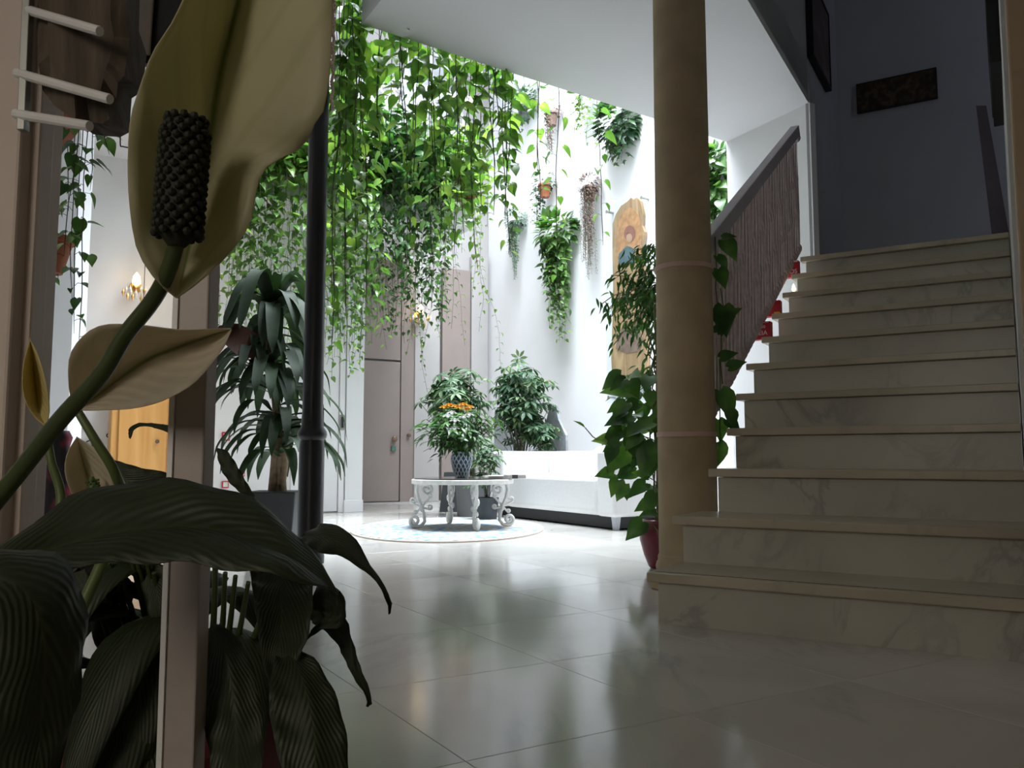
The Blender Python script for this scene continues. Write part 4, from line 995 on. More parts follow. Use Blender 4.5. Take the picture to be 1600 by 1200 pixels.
patch([(962, 545), (966, 520), (975, 508), (985, 515), (996, 505), (1004, 530), (1000, 548), (980, 552)], md, 'painted_figures')

# ---- schefflera plants, bouquet, slates
def bush(root, C, rx, rz, n, leaft, mat, size, trunk, cap=290, ry=None, holes=0, dwn=.2, stemm=None):
    pl = Plant(root, mat, stemm or M['vinestem'], cap); tw = MB(); ry = ry or rx; ph = rv(0, 6)
    for i in range(n):
        while True:
            o_ = Vector((rv(-1, 1), rv(-1, 1), rv(-1, 1)))
            if .25 < o_.length < 1: break
        k = o_.length; az_ = math.atan2(o_.y, o_.x); lob = .82 + .30 * math.sin(3 * az_ + ph + 4 * o_.z) * math.cos(2.5 * o_.z + ph)
        o_ = o_ * (k ** .3 / k) * rv(.6, 1.05) * lob
        Q = C + Vector((o_.x * rx, o_.y * ry, o_.z * rz))
        if Q.dot(bD) > 5.36: Q -= bD * (Q.dot(bD) - 5.36)
        dv = Vector((o_.x, o_.y, -dwn)) + Vector((rv(-.5, .5), rv(-.5, .5), rv(-.4, .3)))
        pl.leaf(leaft, Q, dv, UP + o_ * .8, size * rv(.7, 1.25))
        if i % 4 == 0: tw.tube([trunk + Vector((rv(-.02, .02), rv(-.02, .02), 0)), trunk.lerp(Q, .55) + UP * rv(0, .05), Q], .003, 3, cap=False)
    pl.done(tw); return pl
pA = fl(738, 808); pA = Vector((pA.x, pA.y + .15, 0))
r1 = taper('umbrella_plant', pA, .15, .17, .36, M['greypot'], 20, label='umbrella plant in a grey round pot behind the coffee table', cat='potted plant')
c_ = at(712, 625, pA.y); bush(r1, c_, .34, .36, 150, 'umbrella', M['scheff'], .10, pA + UP * .35)
m_ = MB(); m_.tube([pA + UP * .3, pA + UP * .6 + Vector((-.03, 0, 0)), c_], [.012, .010, .005], 6); m_.build('trunk', M['bark'], r1, smooth=True)
pB = Vector((fl(704, 800).x, fl(704, 800).y + .1, 0))
taper('tapering_planter', pB, .16, .10, .40, M['darkpot'], 4, PI / 4, 'black tapering planter half hidden behind the table legs', 'planter')
pC = AB(7.3, 4.85); pC = at(815, 780, pC.y); pC.z = 0; pC = Vector((pC.x, pC.y, 0))
r2 = taper('umbrella_plant', pC, .16, .19, .40, M['darkpot'], 20, label='tall umbrella plant against the wall behind the sofa', cat='potted plant')
c_ = at(815, 628, pC.y); bush(r2, c_, .40, .48, 220, 'umbrella', M['scheff'], .105, pC + UP * .38)
m_ = MB(); m_.tube([pC + UP * .3, pC + UP * .8, c_ + UP * .35], [.014, .011, .004], 6); m_.build('trunk', M['bark'], r2, smooth=True)
c2 = at(846, 680, pC.y - .1); 
pD = Vector((c2.x, c2.y, 0)); r3 = taper('umbrella_plant', pD, .12, .14, .30, M['darkpot'], 20, label='low umbrella plant peeking over the sofa back', cat='potted plant')
bush(r3, c2, .24, .22, 60, 'umbrella', M['scheff'], .09, pD + UP * .28)
pE = Vector((at(760, 770, 7.4).x, 7.4, 0)); r4 = taper('umbrella_plant', pE, .09, .11, .2, M['darkpot'], 20, label='small umbrella plant between the table and the sofa arm', cat='potted plant')
bush(r4, pE + UP * .5, .17, .30, 45, 'umbrella', M['scheff'], .075, pE + UP * .18)
for pts, Y, lab in (([(772, 715), (772, 650), (786, 637), (800, 655), (801, 715)], 8.15, 'pale pointed slate standing left behind the sofa arm'), ([(850, 720), (851, 668), (858, 636), (868, 632), (872, 655), (884, 680), (885, 720)], 7.75, 'jagged grey slate standing behind the sofa back')):
    P = [onplane(x, y, bD, 4.98) for x, y in pts]; P[0].z = P[-1].z = 0.0
    m_ = MB(); n = len(P); t2 = bD * .03; m_.add(P + [p + t2 for p in P], [tuple(range(n))[::-1], tuple(range(n, 2 * n))] + [(i, (i + 1) % n, n + (i + 1) % n, n + i) for i in range(n)])
    tag(m_.build('slate_slab', M['slate'], None, bevel=.004), lab, 'slate')
bq = empty('bouquet', vb + UP * .19, 'big leafy bouquet with orange and white flowers in the lattice vase', 'bouquet')
c3 = at(713, 674, 6.55)
bush(bq, c3, .34, .23, 560, 'oval', M['ficus'], .08, ry=.2, trunk=vb + UP * .17, cap=290, dwn=.1)
for i in range(14):
    m_ = MB(); q_ = c3 + Vector((rv(-.14, .14), rv(-.14, .14), rv(-.05, .1))); m_.tube([vb + UP * .1 + Vector((rv(-.03, .03), rv(-.03, .03), 0)), vb + UP * .2 + Vector((rv(-.04, .04), rv(-.04, .04), 0)), q_], .003, 4); m_.build('stem', M['stem'], bq)
def flower(px, py, Y, r, mat, nm):
    c = at(px, py, Y); m_ = MB()
    for ring, (k, rr, el) in enumerate(((8, 1.0, .15), (7, .75, .6), (5, .45, 1.1))):
        for i in range(k):
            an = 2 * PI * i / k + ring * .4; d = Vector((math.cos(an) * math.cos(el), math.sin(an) * math.cos(el), math.sin(el)))
            m_.inst(OVAL[0], OVAL[1], lmat(c, d, UP - d * .3, r * rr))
    m_.ball(c, r * .3, 6, 4); m_.build(nm, mat, bq, smooth=True)
for px, py in ((694, 636), (702, 633), (712, 635), (719, 637), (729, 640), (734, 636), (724, 632)): flower(px, py, 6.24 + rv(-.03, .03), .046, M['orange'], 'flower')
for px, py in ((700, 650), (706, 645), (725, 651), (733, 648), (711, 657), (710, 669)): flower(px, py, 6.20 + rv(-.02, .03), .050, M['whitefl'], 'flower')

# ---- ficus branches and climbing pothos next to the column
pp = Vector((0.745, 4.22, 0))
pot = empty('maroon_pot_pothos', pp, 'climbing pothos in a maroon glazed jar at the foot of the column', 'potted plant')
m_ = MB(); m_.lathe(pp, [(.05, 0), (.062, .01), (.085, .07), (.104, .14), (.108, .18), (.098, .212), (.088, .222), (.095, .238), (.088, .242), (.080, .225)], 28); m_.build('pot', M['maroon'], pot, smooth=True)
m_ = MB(); m_.lathe(pp, [(.085, .218), (.0, .226)], 20); m_.build('soil', M['soil'], pot)
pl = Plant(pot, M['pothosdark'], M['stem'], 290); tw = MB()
m_ = MB(); m_.tube([pp + UP * .2, pp + Vector((.0, -.02, .8)), pp + Vector((.02, -.03, 1.7))], .02, 8); m_.build('moss_pole', M['bark'], pot, smooth=True)
for i in range(8):
    pts = [pp + Vector((.03 * math.cos(i), .03 * math.sin(i), .2))]
    for j in range(1, 7): pts.append(pp + Vector((rv(-.05, .04), rv(-.05, .04), .2 + j * rv(.16, .2))))
    pl.stem(pts, .004)
# hand-placed leaves seen left of the column (pixel of base, pixel of tip, size)
def pleaf(P_, t, base, tip, Y, flat=0.4, mat=None, w_=None):
    B = at(base[0], base[1], Y); T = at(tip[0], tip[1], Y - .03); d = T - B
    P_.leaf(t, B, d, Vector((rv(-.3, .3), -1 + flat, flat + .3)), d.length, force=True, mat=mat)
    return B
for bse, tp, Y, mt in [((985, 700), (944, 735), 4.15, 'pothos'), ((965, 690), (927, 683), 4.2, 'pothos'), ((972, 672), (940, 690), 4.2, 'pothosdark'), ((988, 650), (945, 658), 4.2, 'pothosdark'), ((985, 612), (940, 606), 4.25, 'pothosdark'), ((998, 630), (968, 640), 4.1, 'pothosdark'),
    ((1008, 705), (985, 728), 4.1, 'pothosdark'), ((1012, 745), (990, 735), 4.15, 'pothos'), ((1010, 755), (981, 773), 4.15, 'pothosdark'), ((1020, 785), (992, 795), 4.15, 'pothosdark'), ((1005, 815), (978, 842), 4.1, 'pothosdark'), ((1025, 800), (1000, 802), 4.2, 'pothosdark'),
    ((1018, 700), (1000, 745), 4.05, 'pothosdark'), ((1000, 680), (975, 700), 4.05, 'pothosdark'), ((1020, 660), (985, 668), 4.0, 'pothosdark'), ((1022, 690), (1008, 720), 4.0, 'pothosdark'), ((1024, 770), (1008, 800), 4.05, 'pothosdark')]:
    B = pleaf(pl, 'heart', bse, tp, Y, .3, M[mt]); tw.tube([Vector((pp.x - .01, B.y, B.z - .08)), Vector(((pp.x + B.x) / 2, B.y, B.z - .02)), B], .0025, 4, cap=False)
cur = [at(x, y, 4.2) for x, y in ((972, 694), (940, 692), (926, 682), (914, 668))]; pl.stem(cur, .003)
pleaf(pl, 'narrow', (914, 668), (901, 655), 4.2, .3, M['pothos'])
for i in range(65):
    Q = pp + Vector((rv(-.26, .10), rv(-.14, .14), rv(.38, .98))); 
    if Q.z > .8 and Q.x < pp.x - .2: continue
    o_ = Vector((rv(-1, .3), rv(-1, .4), rv(-.8, .1))); pl.leaf('heart', Q, o_, UP * .6 + Vector((-.2, -.9, 0)), rv(.07, .14))
# climbers that come round to the right of the column
for x0, y0, y1 in ((1123, 720, 560), (1118, 500, 370), (1128, 600, 450)):
    pl.stem([at(x0 + rv(-3, 3), y0 + (y1 - y0) * i / 5, 3.62) for i in range(6)], .003)
for bse, tp in [((1128, 482), (1136, 524)), ((1125, 610), (1150, 655)), ((1122, 655), (1130, 690)), ((1135, 655), (1158, 672)), ((1130, 375), (1154, 404)), ((1120, 400), (1140, 420)), ((1122, 420), (1135, 448)), ((1145, 490), (1158, 480)), ((1125, 560), (1152, 548)), ((1138, 575), (1165, 562)), ((1120, 690), (1117, 735)), ((1128, 372), (1150, 366)), ((1120, 520), (1128, 500)), ((1140, 640), (1148, 668))]:
    pleaf(pl, 'heart', bse, tp, 3.60 + rv(-.02, .03), .2)
pl.leaf('heart', at(1130, 477, 3.56), Vector((0, 0, -1)), Vector((.1, -1, .1)), .135, force=True)
pl.done(tw)
# ficus: tall pot behind, crown of fine leaves
pf = Vector((1.02, 4.95, 0))
fic = taper('ficus', pf, .14, .17, .34, M['darkpot'], 20, label='ficus with fine hanging leaves in front of the wooden panel', cat='potted plant')
pl = Plant(fic, M['ficus'], M['bark'], 290); tw = MB()
m_ = MB(); m_.tube([pf + UP * .3, pf + Vector((.05, 0, .9)), pf + Vector((.0, -.02, 1.4)), pf + Vector((-.03, 0, 1.85))], [.018, .015, .012, .006], 7); m_.build('trunk', M['bark'], fic, smooth=True)
ends = [(955, 430), (940, 475), (950, 500), (968, 420), (985, 400), (1003, 395), (1012, 430), (972, 480), (985, 520), (962, 465), (1000, 470), (1012, 510), (996, 540), (945, 488), (978, 445), (1015, 560), (1008, 600), (990, 450), (965, 510), (958, 540), (1000, 420), (1010, 460), (975, 600), (965, 615)]
for ex, ey in ends:
    E_ = at(ex, ey, 4.9 + rv(-.12, .12)); st = pf + Vector((rv(-.03, .05), 0, rv(1.25, 1.7))) if ey < 580 else pf + Vector((0, 0, rv(.9, 1.1)))
    mid = st.lerp(E_, .55) + UP * .10; pts = [st, st.lerp(mid, .6) + UP * .03, mid, E_.lerp(mid, .35) + UP * .02, E_]
    tw.tube(pts, .003, 4, cap=False)
    for j in range(34):
        f = rv(.35, 1.0); i = min(int(f * 4), 3); Q = pts[i].lerp(pts[i + 1], f * 4 - i) + Vector((rv(-.05, .05), rv(-.05, .05), rv(-.05, .03)))
        pl.leaf('narrow', Q, Vector((rv(-1, .6), rv(-.6, .6), rv(-1.3, -.1))), UP * .7 + Vector((rv(-.5, .5), -.7, 0)), rv(.045, .07))
pl.done(tw)

# ---- corn plant (dracaena) left of the iron post
def blade(spine, widths, nrm, seg=10, fold=.25):
    # strap leaf along a smooth spine; returns verts, faces
    P = catmull(spine, seg); n = len(P); v = []; f = []
    for i, p in enumerate(P):
        t = i / (n - 1); d = (P[min(i + 1, n - 1)] - P[max(i - 1, 0)]).normalized(); x = d.cross(nrm)
        x = x.normalized() if x.length > 1e-4 else d.orthogonal().normalized(); z = x.cross(d)
        k = t * (len(widths) - 1); a = int(min(k, len(widths) - 2)); wd = widths[a] + (widths[a + 1] - widths[a]) * (k - a)
        v += [p - x * wd / 2 + z * fold * wd / 2, p, p + x * wd / 2 + z * fold * wd / 2]
    for i in range(n - 1):
        a = i * 3; f += [(a, a + 1, a + 4, a + 3), (a + 1, a + 2, a + 5, a + 4)]
    return v, f
def catmull(pts, seg):
    pts = [Vector(p) for p in pts]; P = [pts[0] * 2 - pts[1]] + pts + [pts[-1] * 2 - pts[-2]]; out = []
    n = len(pts) - 1
    for i in range(n):
        a, b_, c, d = P[i:i + 4]
        for j in range(seg):
            t = j / seg
            out.append(0.5 * ((2 * b_) + (c - a) * t + (2 * a - 5 * b_ + 4 * c - d) * t * t + (3 * b_ - a - 3 * c + d) * t ** 3))
    out.append(pts[-1]); return out
dY = 5.3; dc = at(425, 470, dY); db = Vector((at(432, 770, dY).x, dY, 0))
dr = empty('corn_plant', db, 'tall dark corn plant with arching strap leaves beside the iron post', 'potted plant')
m_ = MB(); hp_ = 0.34; m_.hexa([db + Vector((x, y, z)) for z, s_ in ((0, .13), (hp_, .16)) for x, y in ((-s_, -s_), (s_, -s_), (s_, s_), (-s_, s_))]); m_.build('planter', M['darkpot'], dr, bevel=.008)
for (bx_, tx, ty, top) in ((-.03, 432, 640, .0), (.04, 420, 520, .0), (0.01, 445, 700, .0)):
    T = at(tx, ty, dY); pts = [db + Vector((bx_, 0, .3)), (db + Vector((bx_, 0, .3))).lerp(T, .5) + Vector((.01, 0, 0)), T]
    m_ = MB(); m_.tube(catmull(pts, 4), .028, 9); m_.build('cane', M['bark'], dr, smooth=True)
def strapset(ctr, nL, L0, L1, w0, zlo, zhi, up=.6):
    for i in range(nL):
        an = i * 2.399 + rv(-.3, .3); o_ = Vector((math.cos(an), math.sin(an), 0)); L = rv(L0, L1); B = ctr + UP * rv(zlo, zhi)
        h_ = up * rv(.5, 1.2) * L * .5
        sp = [B, B + o_ * L * .25 + UP * h_ * .8, B + o_ * L * .55 + UP * h_ * .6, B + o_ * L * .8 - UP * L * .15, B + o_ * L * .88 - UP * L * rv(.3, .5)]
        v, f = blade(sp, [.018, w0 * .8, w0, w0 * .9, w0 * .6, .005], UP, 5)
        m_ = MB(); m_.add(v, f); m_.build('leaf', M['draca'], dr, smooth=True)
strapset(at(425, 520, dY), 24, .32, .5, .095, -.05, .18, 1.1)
strapset(at(425, 600, dY), 40, .34, .55, .085, -.18, .18, .4)
strapset(at(440, 680, dY), 36, .3, .52, .075, -.15, .12, .3)
strapset(at(400, 560, dY), 24, .3, .5, .07, -.15, .15, .4)
for i in range(10):
    an = i * .65; o_ = Vector((math.cos(an), math.sin(an), 0)); B = at(425, 500, dY)
    v, f = blade([B, B + o_ * .06 + UP * .15, B + o_ * .14 + UP * .27, B + o_ * .2 + UP * .26], [.03, .07, .06, .01], UP - o_, 5); m_ = MB(); m_.add(v, f); m_.build('leaf', M['draca'], dr, smooth=True)
v, f = blade([at(410, 560, dY - .2), at(385, 540, dY - .25), at(360, 522, dY - .25), at(340, 512, dY - .25)], [.04, .19, .16, .03], Vector((.2, -1, .5)), 5)
m_ = MB(); m_.add(v, f); child(m_.build('leaf', M['deadleaf'], dr, smooth=True), 'withered red-brown leaf')

# ---- lounge at the far left: lamps, wooden door, ornaments, pictures
def onL(px, py, off=.05): return onplane(px, py, aD, AW - off)
def sconce(root_p, label, r=.09, energy=6, scale=1.0):
    e_ = empty('crystal_sconce', root_p, label, 'wall lamp')
    m_ = MB(); m_.lathe(root_p + aD * .06 * scale, [(.045 * scale, 0), (.045 * scale, .015), (.02 * scale, .02), (.012 * scale, .06 * scale)], 16, -aD); m_.build('wall_plate', M['gilt'], e_, smooth=True)
    m_ = MB(); m_.lathe(root_p + UP * .02 * scale, [(.012, -.02), (.03 * scale, 0), (.026 * scale, .05 * scale), (.004, .085 * scale)], 12); m_.build('bulb', M['crystal'], e_, smooth=True)
    for k in range(18):
        an = k * 2.399; rr = r * scale * (.4 + .6 * (k % 3) / 2)
        c = root_p + Vector((rr * math.cos(an), rr * math.sin(an), -.02 - .02 * (k % 4) * scale)); 
        m_ = MB(); m_.lathe(c, [(.001, -.04 * scale), (.012 * scale, -.01), (.004, .012), (.001, .03)], 6); m_.build('crystal_drop', M['gilt'] if k % 2 else M['white'], e_)
    point('sconce_light', root_p - aD * .12 + UP * .05, energy * .4, (1.0, .68, .38), .04)
sconce(onL(213, 447, .14), 'glowing crystal wall lamp beside the big lily flower stem', .10, 1.5, 1.2)
sconce(onplane(657, 492, aD, 9.35), 'crystal wall lamp glinting through the hanging vines', .10, 1.5, 1.3)
dw = empty('wooden_cabinet', onL(232, 800, .2) * 1.0, 'honey coloured wooden cabinet with an arched edge, lit warmly', 'cabinet')
dw.location.z = 0
bL = onplane(172, 700, aD, AW - .25).dot(bD); bR = onplane(276, 700, aD, AW - .25).dot(bD); zc_ = onL(200, 585, .25).z
m_ = MB(); m_.prism([AB(AW - .01, bL), AB(AW - .01, bR), AB(AW - .25, bR), AB(AW - .25, bL)], 0.0, zc_); m_.build('body', M['yellowwood'], dw, bevel=.01)
m_ = MB(); m_.prism([AB(AW - .25, bL + .06), AB(AW - .25, bR - .09), AB(AW - .27, bR - .09), AB(AW - .27, bL + .06)], 0.1, zc_ - .06); dd = m_.build('door', M['yellowwood'], dw, bevel=.004)
m_ = MB(); m_.lathe(AB(AW - .27, bR - .17, onL(240, 690, .27).z), [(.008, 0), (.008, .02), (.018, .025), (.018, .035)], 12, -aD); m_.build('knob', M['jasper'], dd, smooth=True)
m_ = MB(); zz0 = zc_
m_.tube([AB(AW - .29, bR - .02, .02), AB(AW - .29, bR - .035, .6), AB(AW - .29, bR - .03, .9), AB(AW - .29, bR + .0, 1.15), AB(AW - .29, bR + .06, zc_)], .02, 8); m_.build('arched_edge', M['yellowwood'], dw, smooth=True)
point('cabinet_lamp', AB(AW - .7, (bL + bR) / 2 + .1, 1.75), 3.0, (1.0, .60, .25), .05)
lp = onL(222, 528, .5); e_ = empty('glowing_lamp_shade', lp, 'small glowing yellow lampshade over the wooden cabinet', 'lamp')
m_ = MB(); m_.lathe(lp, [(.055, -.035), (.038, .035), (.03, .035), (.045, -.035)], 16); m_.build('shade', plain('lit_shade', (1, .75, .35), .6, emit=((1, .68, .25), 1.6)), e_, smooth=True)
m_ = MB(); m_.tube([lp + UP * .03, Vector((lp.x, lp.y, H + .29))], .003, 5); m_.build('cord', M['black'], e_)
for k, (px, py, s_, lab) in enumerate(((130, 662, .05, 'leftmost black wrought ornament on the white wall'), (147, 698, .085, 'middle black wrought ornament, shaped like a spread insect'), (178, 680, .06, 'right black wrought ornament beside the wooden cabinet'), (100, 680, .05, 'thin wire ornament low beside the white pilaster'))):
    P = onL(px, py, .03); m_ = MB()
    for q in range(5):
        an = q * 1.25 + k; r = s_ * (1 if q % 2 else .7)
        cpt = P + bD * r * .6 * math.cos(an) + UP * r * .45 * math.sin(an)
        m_.tube([P + bD * -.0, cpt + bD * .01] + [cpt + bD * r * .4 * math.cos(t * .9) + UP * r * .3 * math.sin(t * .9) for t in range(7)], .006, 5)
    m_.ball(P, .016, 8, 5)
    m_.tube([P, P + aD * .03], .005, 5)
    tag(m_.build('iron_ornament', M['iron'], None, smooth=True), lab, 'ornament', 'black ornaments on the white wall')
for px, py, s_, lab in ((353, 682, .075, 'small red-framed picture low left of the corn plant'), (352, 757, .06, 'small picture with a red corner under the red-framed one'), (378, 740, .05, 'tiny red and white card behind the corn plant')):
    P = onL(px, py, .015); r_0 = empty('small_picture', P, lab, 'picture', 'small red pictures behind the corn plant')
    m_ = MB(); m_.box(P, (s_, .02, s_ * 1.1), bD, aD); m_.build('frame', M['red'], r_0, bevel=.003)
    m_ = MB(); m_.box(P - aD * .011, (s_ * .7, .004, s_ * .75), bD, aD); m_.build('print', M['paper'], r_0)
# dark floral cloth figure by the pilaster
P = at(93, 745, 3.6); P.z = 0
r_0 = empty('cloth_bundle', P, 'tall bundle of dark floral cloth in a stand beside the white pilaster', 'cloth')
m_ = MB(); zt_ = at(93, 684, 3.6).z
m_.lathe(P, [(.10, 0), (.10, .06), (.05, .10), (.075, .25), (.06, zt_ - .12), (.035, zt_ - .04), (.045, zt_), (.03, zt_ + .03)], 14); m_.build('bundle', M['darkfloral'], r_0, smooth=True)
m_ = MB(); m_.lathe(P, [(.12, 0), (.12, .02), (.04, .03)], 16); m_.build('stand_foot', M['black'], r_0)
P = at(53, 440, 1.45); m_ = MB(); zt0, zt1 = at(53, 383, 1.45).z, at(50, 520, 1.45).z
m_.box((P.x - .012, 1.45, (zt0 + zt1) / 2), (.035, .008, zt0 - zt1)); tag(m_.build('striped_cloth', M['fabric'], None, bevel=.002), 'narrow strip of brightly striped cloth behind the left door case', 'cloth')

# ---- terracotta pots and trailing plants at upper left
def hangpot(px, py, Y, r, label, strands_, rot=0.0, size=.055, sp=.05, square=False):
    P = at(px, py, Y); root = empty('hanging_pot', P, label, 'hanging plant', 'trailing plants at the upper left')
    m_ = MB(); prof = [(r * .62, -r * 1.5), (r, 0), (r * 1.12, 0), (r * 1.12, r * .3), (r * .95, r * .3), (r * .9, 0)]
    m_.lathe(P, prof, 4 if square else 20, (UP + Vector((rot, 0, 0))).normalized()); m_.build('pot', M['terra'], root, smooth=not square)
    m_ = MB(); m_.tube([P + UP * r * .3, P + UP * .3 + Vector((0, 0, 0)), Vector((P.x, P.y, H + .29))], .002, 4); m_.build('hanger', M['iron'], root)
    pl = Plant(root, M['pothosdark'], M['vinestem'], 290); tw = MB()
    for (sx_, sy_, ey_, sY) in strands_:
        Q = at(sx_, sy_, sY); L = Q.z - zrow(Q, ey_)
        tw.tube([P + UP * r * .2, (P + Q) / 2 + UP * .04, Q], .002, 3, cap=False)
        strand(pl, Q, L, size, sp, 'heart', .02, .0018, .7, tw, own_stem=True)
    pl.done(tw); return root
hangpot(92, 175, 2.9, .09, 'tilted terracotta pot partly behind the driftwood, long trailing vines', [(118, 195, 470, 2.85), (130, 195, 520, 2.9), (124, 195, 400, 2.8), (145, 195, 300, 2.9), (138, 195, 545, 2.85), (105, 200, 330, 2.95), (160, 190, 240, 2.9)], .35, .062, .062, True)
hangpot(78, 380, 3.0, .075, 'round terracotta pot with thin small-leaved vines beside the left door case', [(66, 400, 520, 2.95), (76, 395, 560, 2.98), (88, 395, 440, 3.0), (72, 370, 430, 3.0), (60, 380, 600, 3.0)], 0, .038, .06)
# fine twigs seen right of the lily flower
root = empty('hanging_pot', at(283, 390, 4.6), 'few trailing twigs seen between the lily flower and the steel upright', 'hanging plant', 'trailing plants at the upper left')
pl = Plant(root, M['pothosdark'], M['vinestem'], 60); tw = MB(); Q = at(283, 390, 4.6); 
P = Vector((Q.x, Q.y, H + .25)); m_ = MB(); m_.lathe(P, [(.06, -.12), (.08, 0), (.085, .02), (.07, .02)], 16); m_.build('pot', M['terra'], root, smooth=True)
strand(pl, P, P.z - zrow(Q, 520), .06, .07, twigs=tw); strand(pl, P + Vector((.05, 0, 0)), P.z - zrow(Q, 500), .05, .08, twigs=tw); pl.done(tw)

# ---- driftwood on white rods
Yd = 1.02
rk = empty('rod_bracket', at(62, 150, Yd), 'wall bracket of three white rods carrying the driftwood', 'bracket')
outl = [(66, -60), (150, -70), (196, -60), (197, 20), (203, 60), (194, 118), (184, 130), (182, 155), (172, 185), (160, 193), (140, 191), (118, 188), (85, 165), (66, 140), (60, 100), (58, 60), (57, 20), (62, -20)]
m_ = MB(); fr_p = [at(x, y, Yd + .012 * math.sin(i * 2.1)) for i, (x, y) in enumerate(outl)]; cen = at(128, 60, Yd - .012)
bk = [p + Vector((.004 * math.sin(i * 1.7), .045, 0)) for i, p in enumerate(fr_p)]; n = len(outl)
inner = [cen.lerp(p, .7) + Vector((0, -.006 + .002 * math.sin(i * 3.3), 0)) for i, p in enumerate(fr_p)]
m_.add([cen] + inner + fr_p + bk, [tuple(range(n, 0, -1))] + [(i + 1, n + i + 1, n + (i + 1) % n + 1, (i + 1) % n + 1) for i in range(n)]
       + [(n + i + 1, 2 * n + i + 1, 2 * n + (i + 1) % n + 1, n + (i + 1) % n + 1) for i in range(n)] + [tuple(2 * n + 1 + i for i in range(n))])
dfw = m_.build('driftwood_slab', M['drift'], None, smooth=30); tag(dfw, 'rough dark driftwood slab held upright on white rods', 'driftwood')
for (x0, y0), (x1, y1) in (((58, 20), (156, 49)), ((40, 118), (172, 155)), ((38, 182), (140, 197))):
    a_, b_ = at(x0 - 14, y0 - 4, Yd - .005), at(x1, y1, Yd - .045)
    m_ = MB(); m_.tube([a_, b_], .0062, 10); m_.build('rod', M['white'], rk, smooth=30)
m_ = MB(); m_.bar(at(46, -40, Yd - .005), at(36, 205, Yd - .005), .010, .012, Vector((0, 1, 0))); m_.build('back_plate', M['steelhandle'], rk, bevel=.001)
# thin wire loop and smoked lantern
m_ = MB(); wp = [at(x, y, 1.3) for x, y in ((190, -60), (193, 40), (196, 120), (190, 180), (188, 224), (192, 229), (206, 231), (225, 232))]; m_.tube(catmull(wp, 4), .0011, 5)
tag(m_.build('wire_loop', M['iron'], None, smooth=True), 'thin dark wire ending in a hook left of the lily flower', 'wire')
lt = empty('smoked_lantern', at(260, 40, 1.45), 'smoked metal lantern hanging behind the lily flower', 'lantern')
cs = [(194, -80), (196, 0), (206, 60), (212, 90), (222, 100), (250, 108), (330, 126), (380, -80)]
m_ = MB(); A_ = [at(x, y, 1.40) for x, y in cs]; B_ = [p + Vector((.02, .16, .0)) for p in A_]; n = len(cs)
m_.add(A_ + B_, [tuple(range(n)), tuple(range(2 * n - 1, n - 1, -1))] + [(i, n + i, n + (i + 1) % n, (i + 1) % n) for i in range(n)]); m_.build('body', M['smoke'], lt, bevel=.006)
m_ = MB(); m_.tube([p - Vector((0, .004, 0)) for p in A_[1:7]], .0022, 6); m_.build('rim', M['steelhandle'], lt, smooth=True)
m_ = MB(); m_.bar(at(232, -60, 1.39), at(222, 86, 1.39), .028, .006, Vector((0, 1, 0))); m_.build('bar', M['steel'], lt, bevel=.002)

# ---- peace lilies in the foreground
def surf(name, L, Mi, R, mat, parent, nu=22, nv=5, bulge=0.0, ripple=0.0, solid=.0006, label=None):
    # three outline curves (left edge, midrib, right edge) of points in space -> one smooth leaf sheet
    def rs(c, n):
        c = catmull(c, 8); d = [0]
        for a_, b_ in zip(c, c[1:]): d.append(d[-1] + (b_ - a_).length)
        out = []
        for i in range(n):
            t = d[-1] * i / (n - 1); k = 0
            while k < len(d) - 2 and d[k + 1] < t: k += 1
            f = (t - d[k]) / max(1e-9, d[k + 1] - d[k]); out.append(c[k].lerp(c[k + 1], min(1, f)))
        return out
    l_, m2, r_2 = rs(L, nu), rs(Mi, nu), rs(R, nu); m_ = MB(); uv = []; W = 2 * nv + 1
    for i in range(nu):
        for j in range(-nv, nv + 1):
            s_ = abs(j) / nv; e_ = (l_ if j < 0 else r_2)[i]; p = m2[i].lerp(e_, s_)
            w_ = (e_ - m2[i]).length
            nrm = (r_2[i] - l_[i]).cross(m2[min(i + 1, nu - 1)] - m2[max(i - 1, 0)])
            if nrm.length > 1e-9:
                nrm.normalize(); p = p + nrm * (bulge * w_ * math.sin(PI * s_) + ripple * math.sin(i * 1.3 + s_ * 4 + (2 if j < 0 else 0)) * s_)
            m_.v.append(p); uv.append((i / (nu - 1), .5 + .5 * j / nv))
    for i in range(nu - 1):
        for j in range(W - 1):
            a_ = i * W + j; m_.f.append((a_, a_ + 1, a_ + W + 1, a_ + W))
    m_.uv = uv; o = m_.build(name, mat, parent, smooth=180)
    if solid: s_ = o.modifiers.new('t', 'SOLIDIFY'); s_.thickness = solid
    if label: o['label'] = label
    return o
def pts3(l, Y): return [at(x, y, (Y if len(q) == 0 else q[0])) for x, y, *q in l]
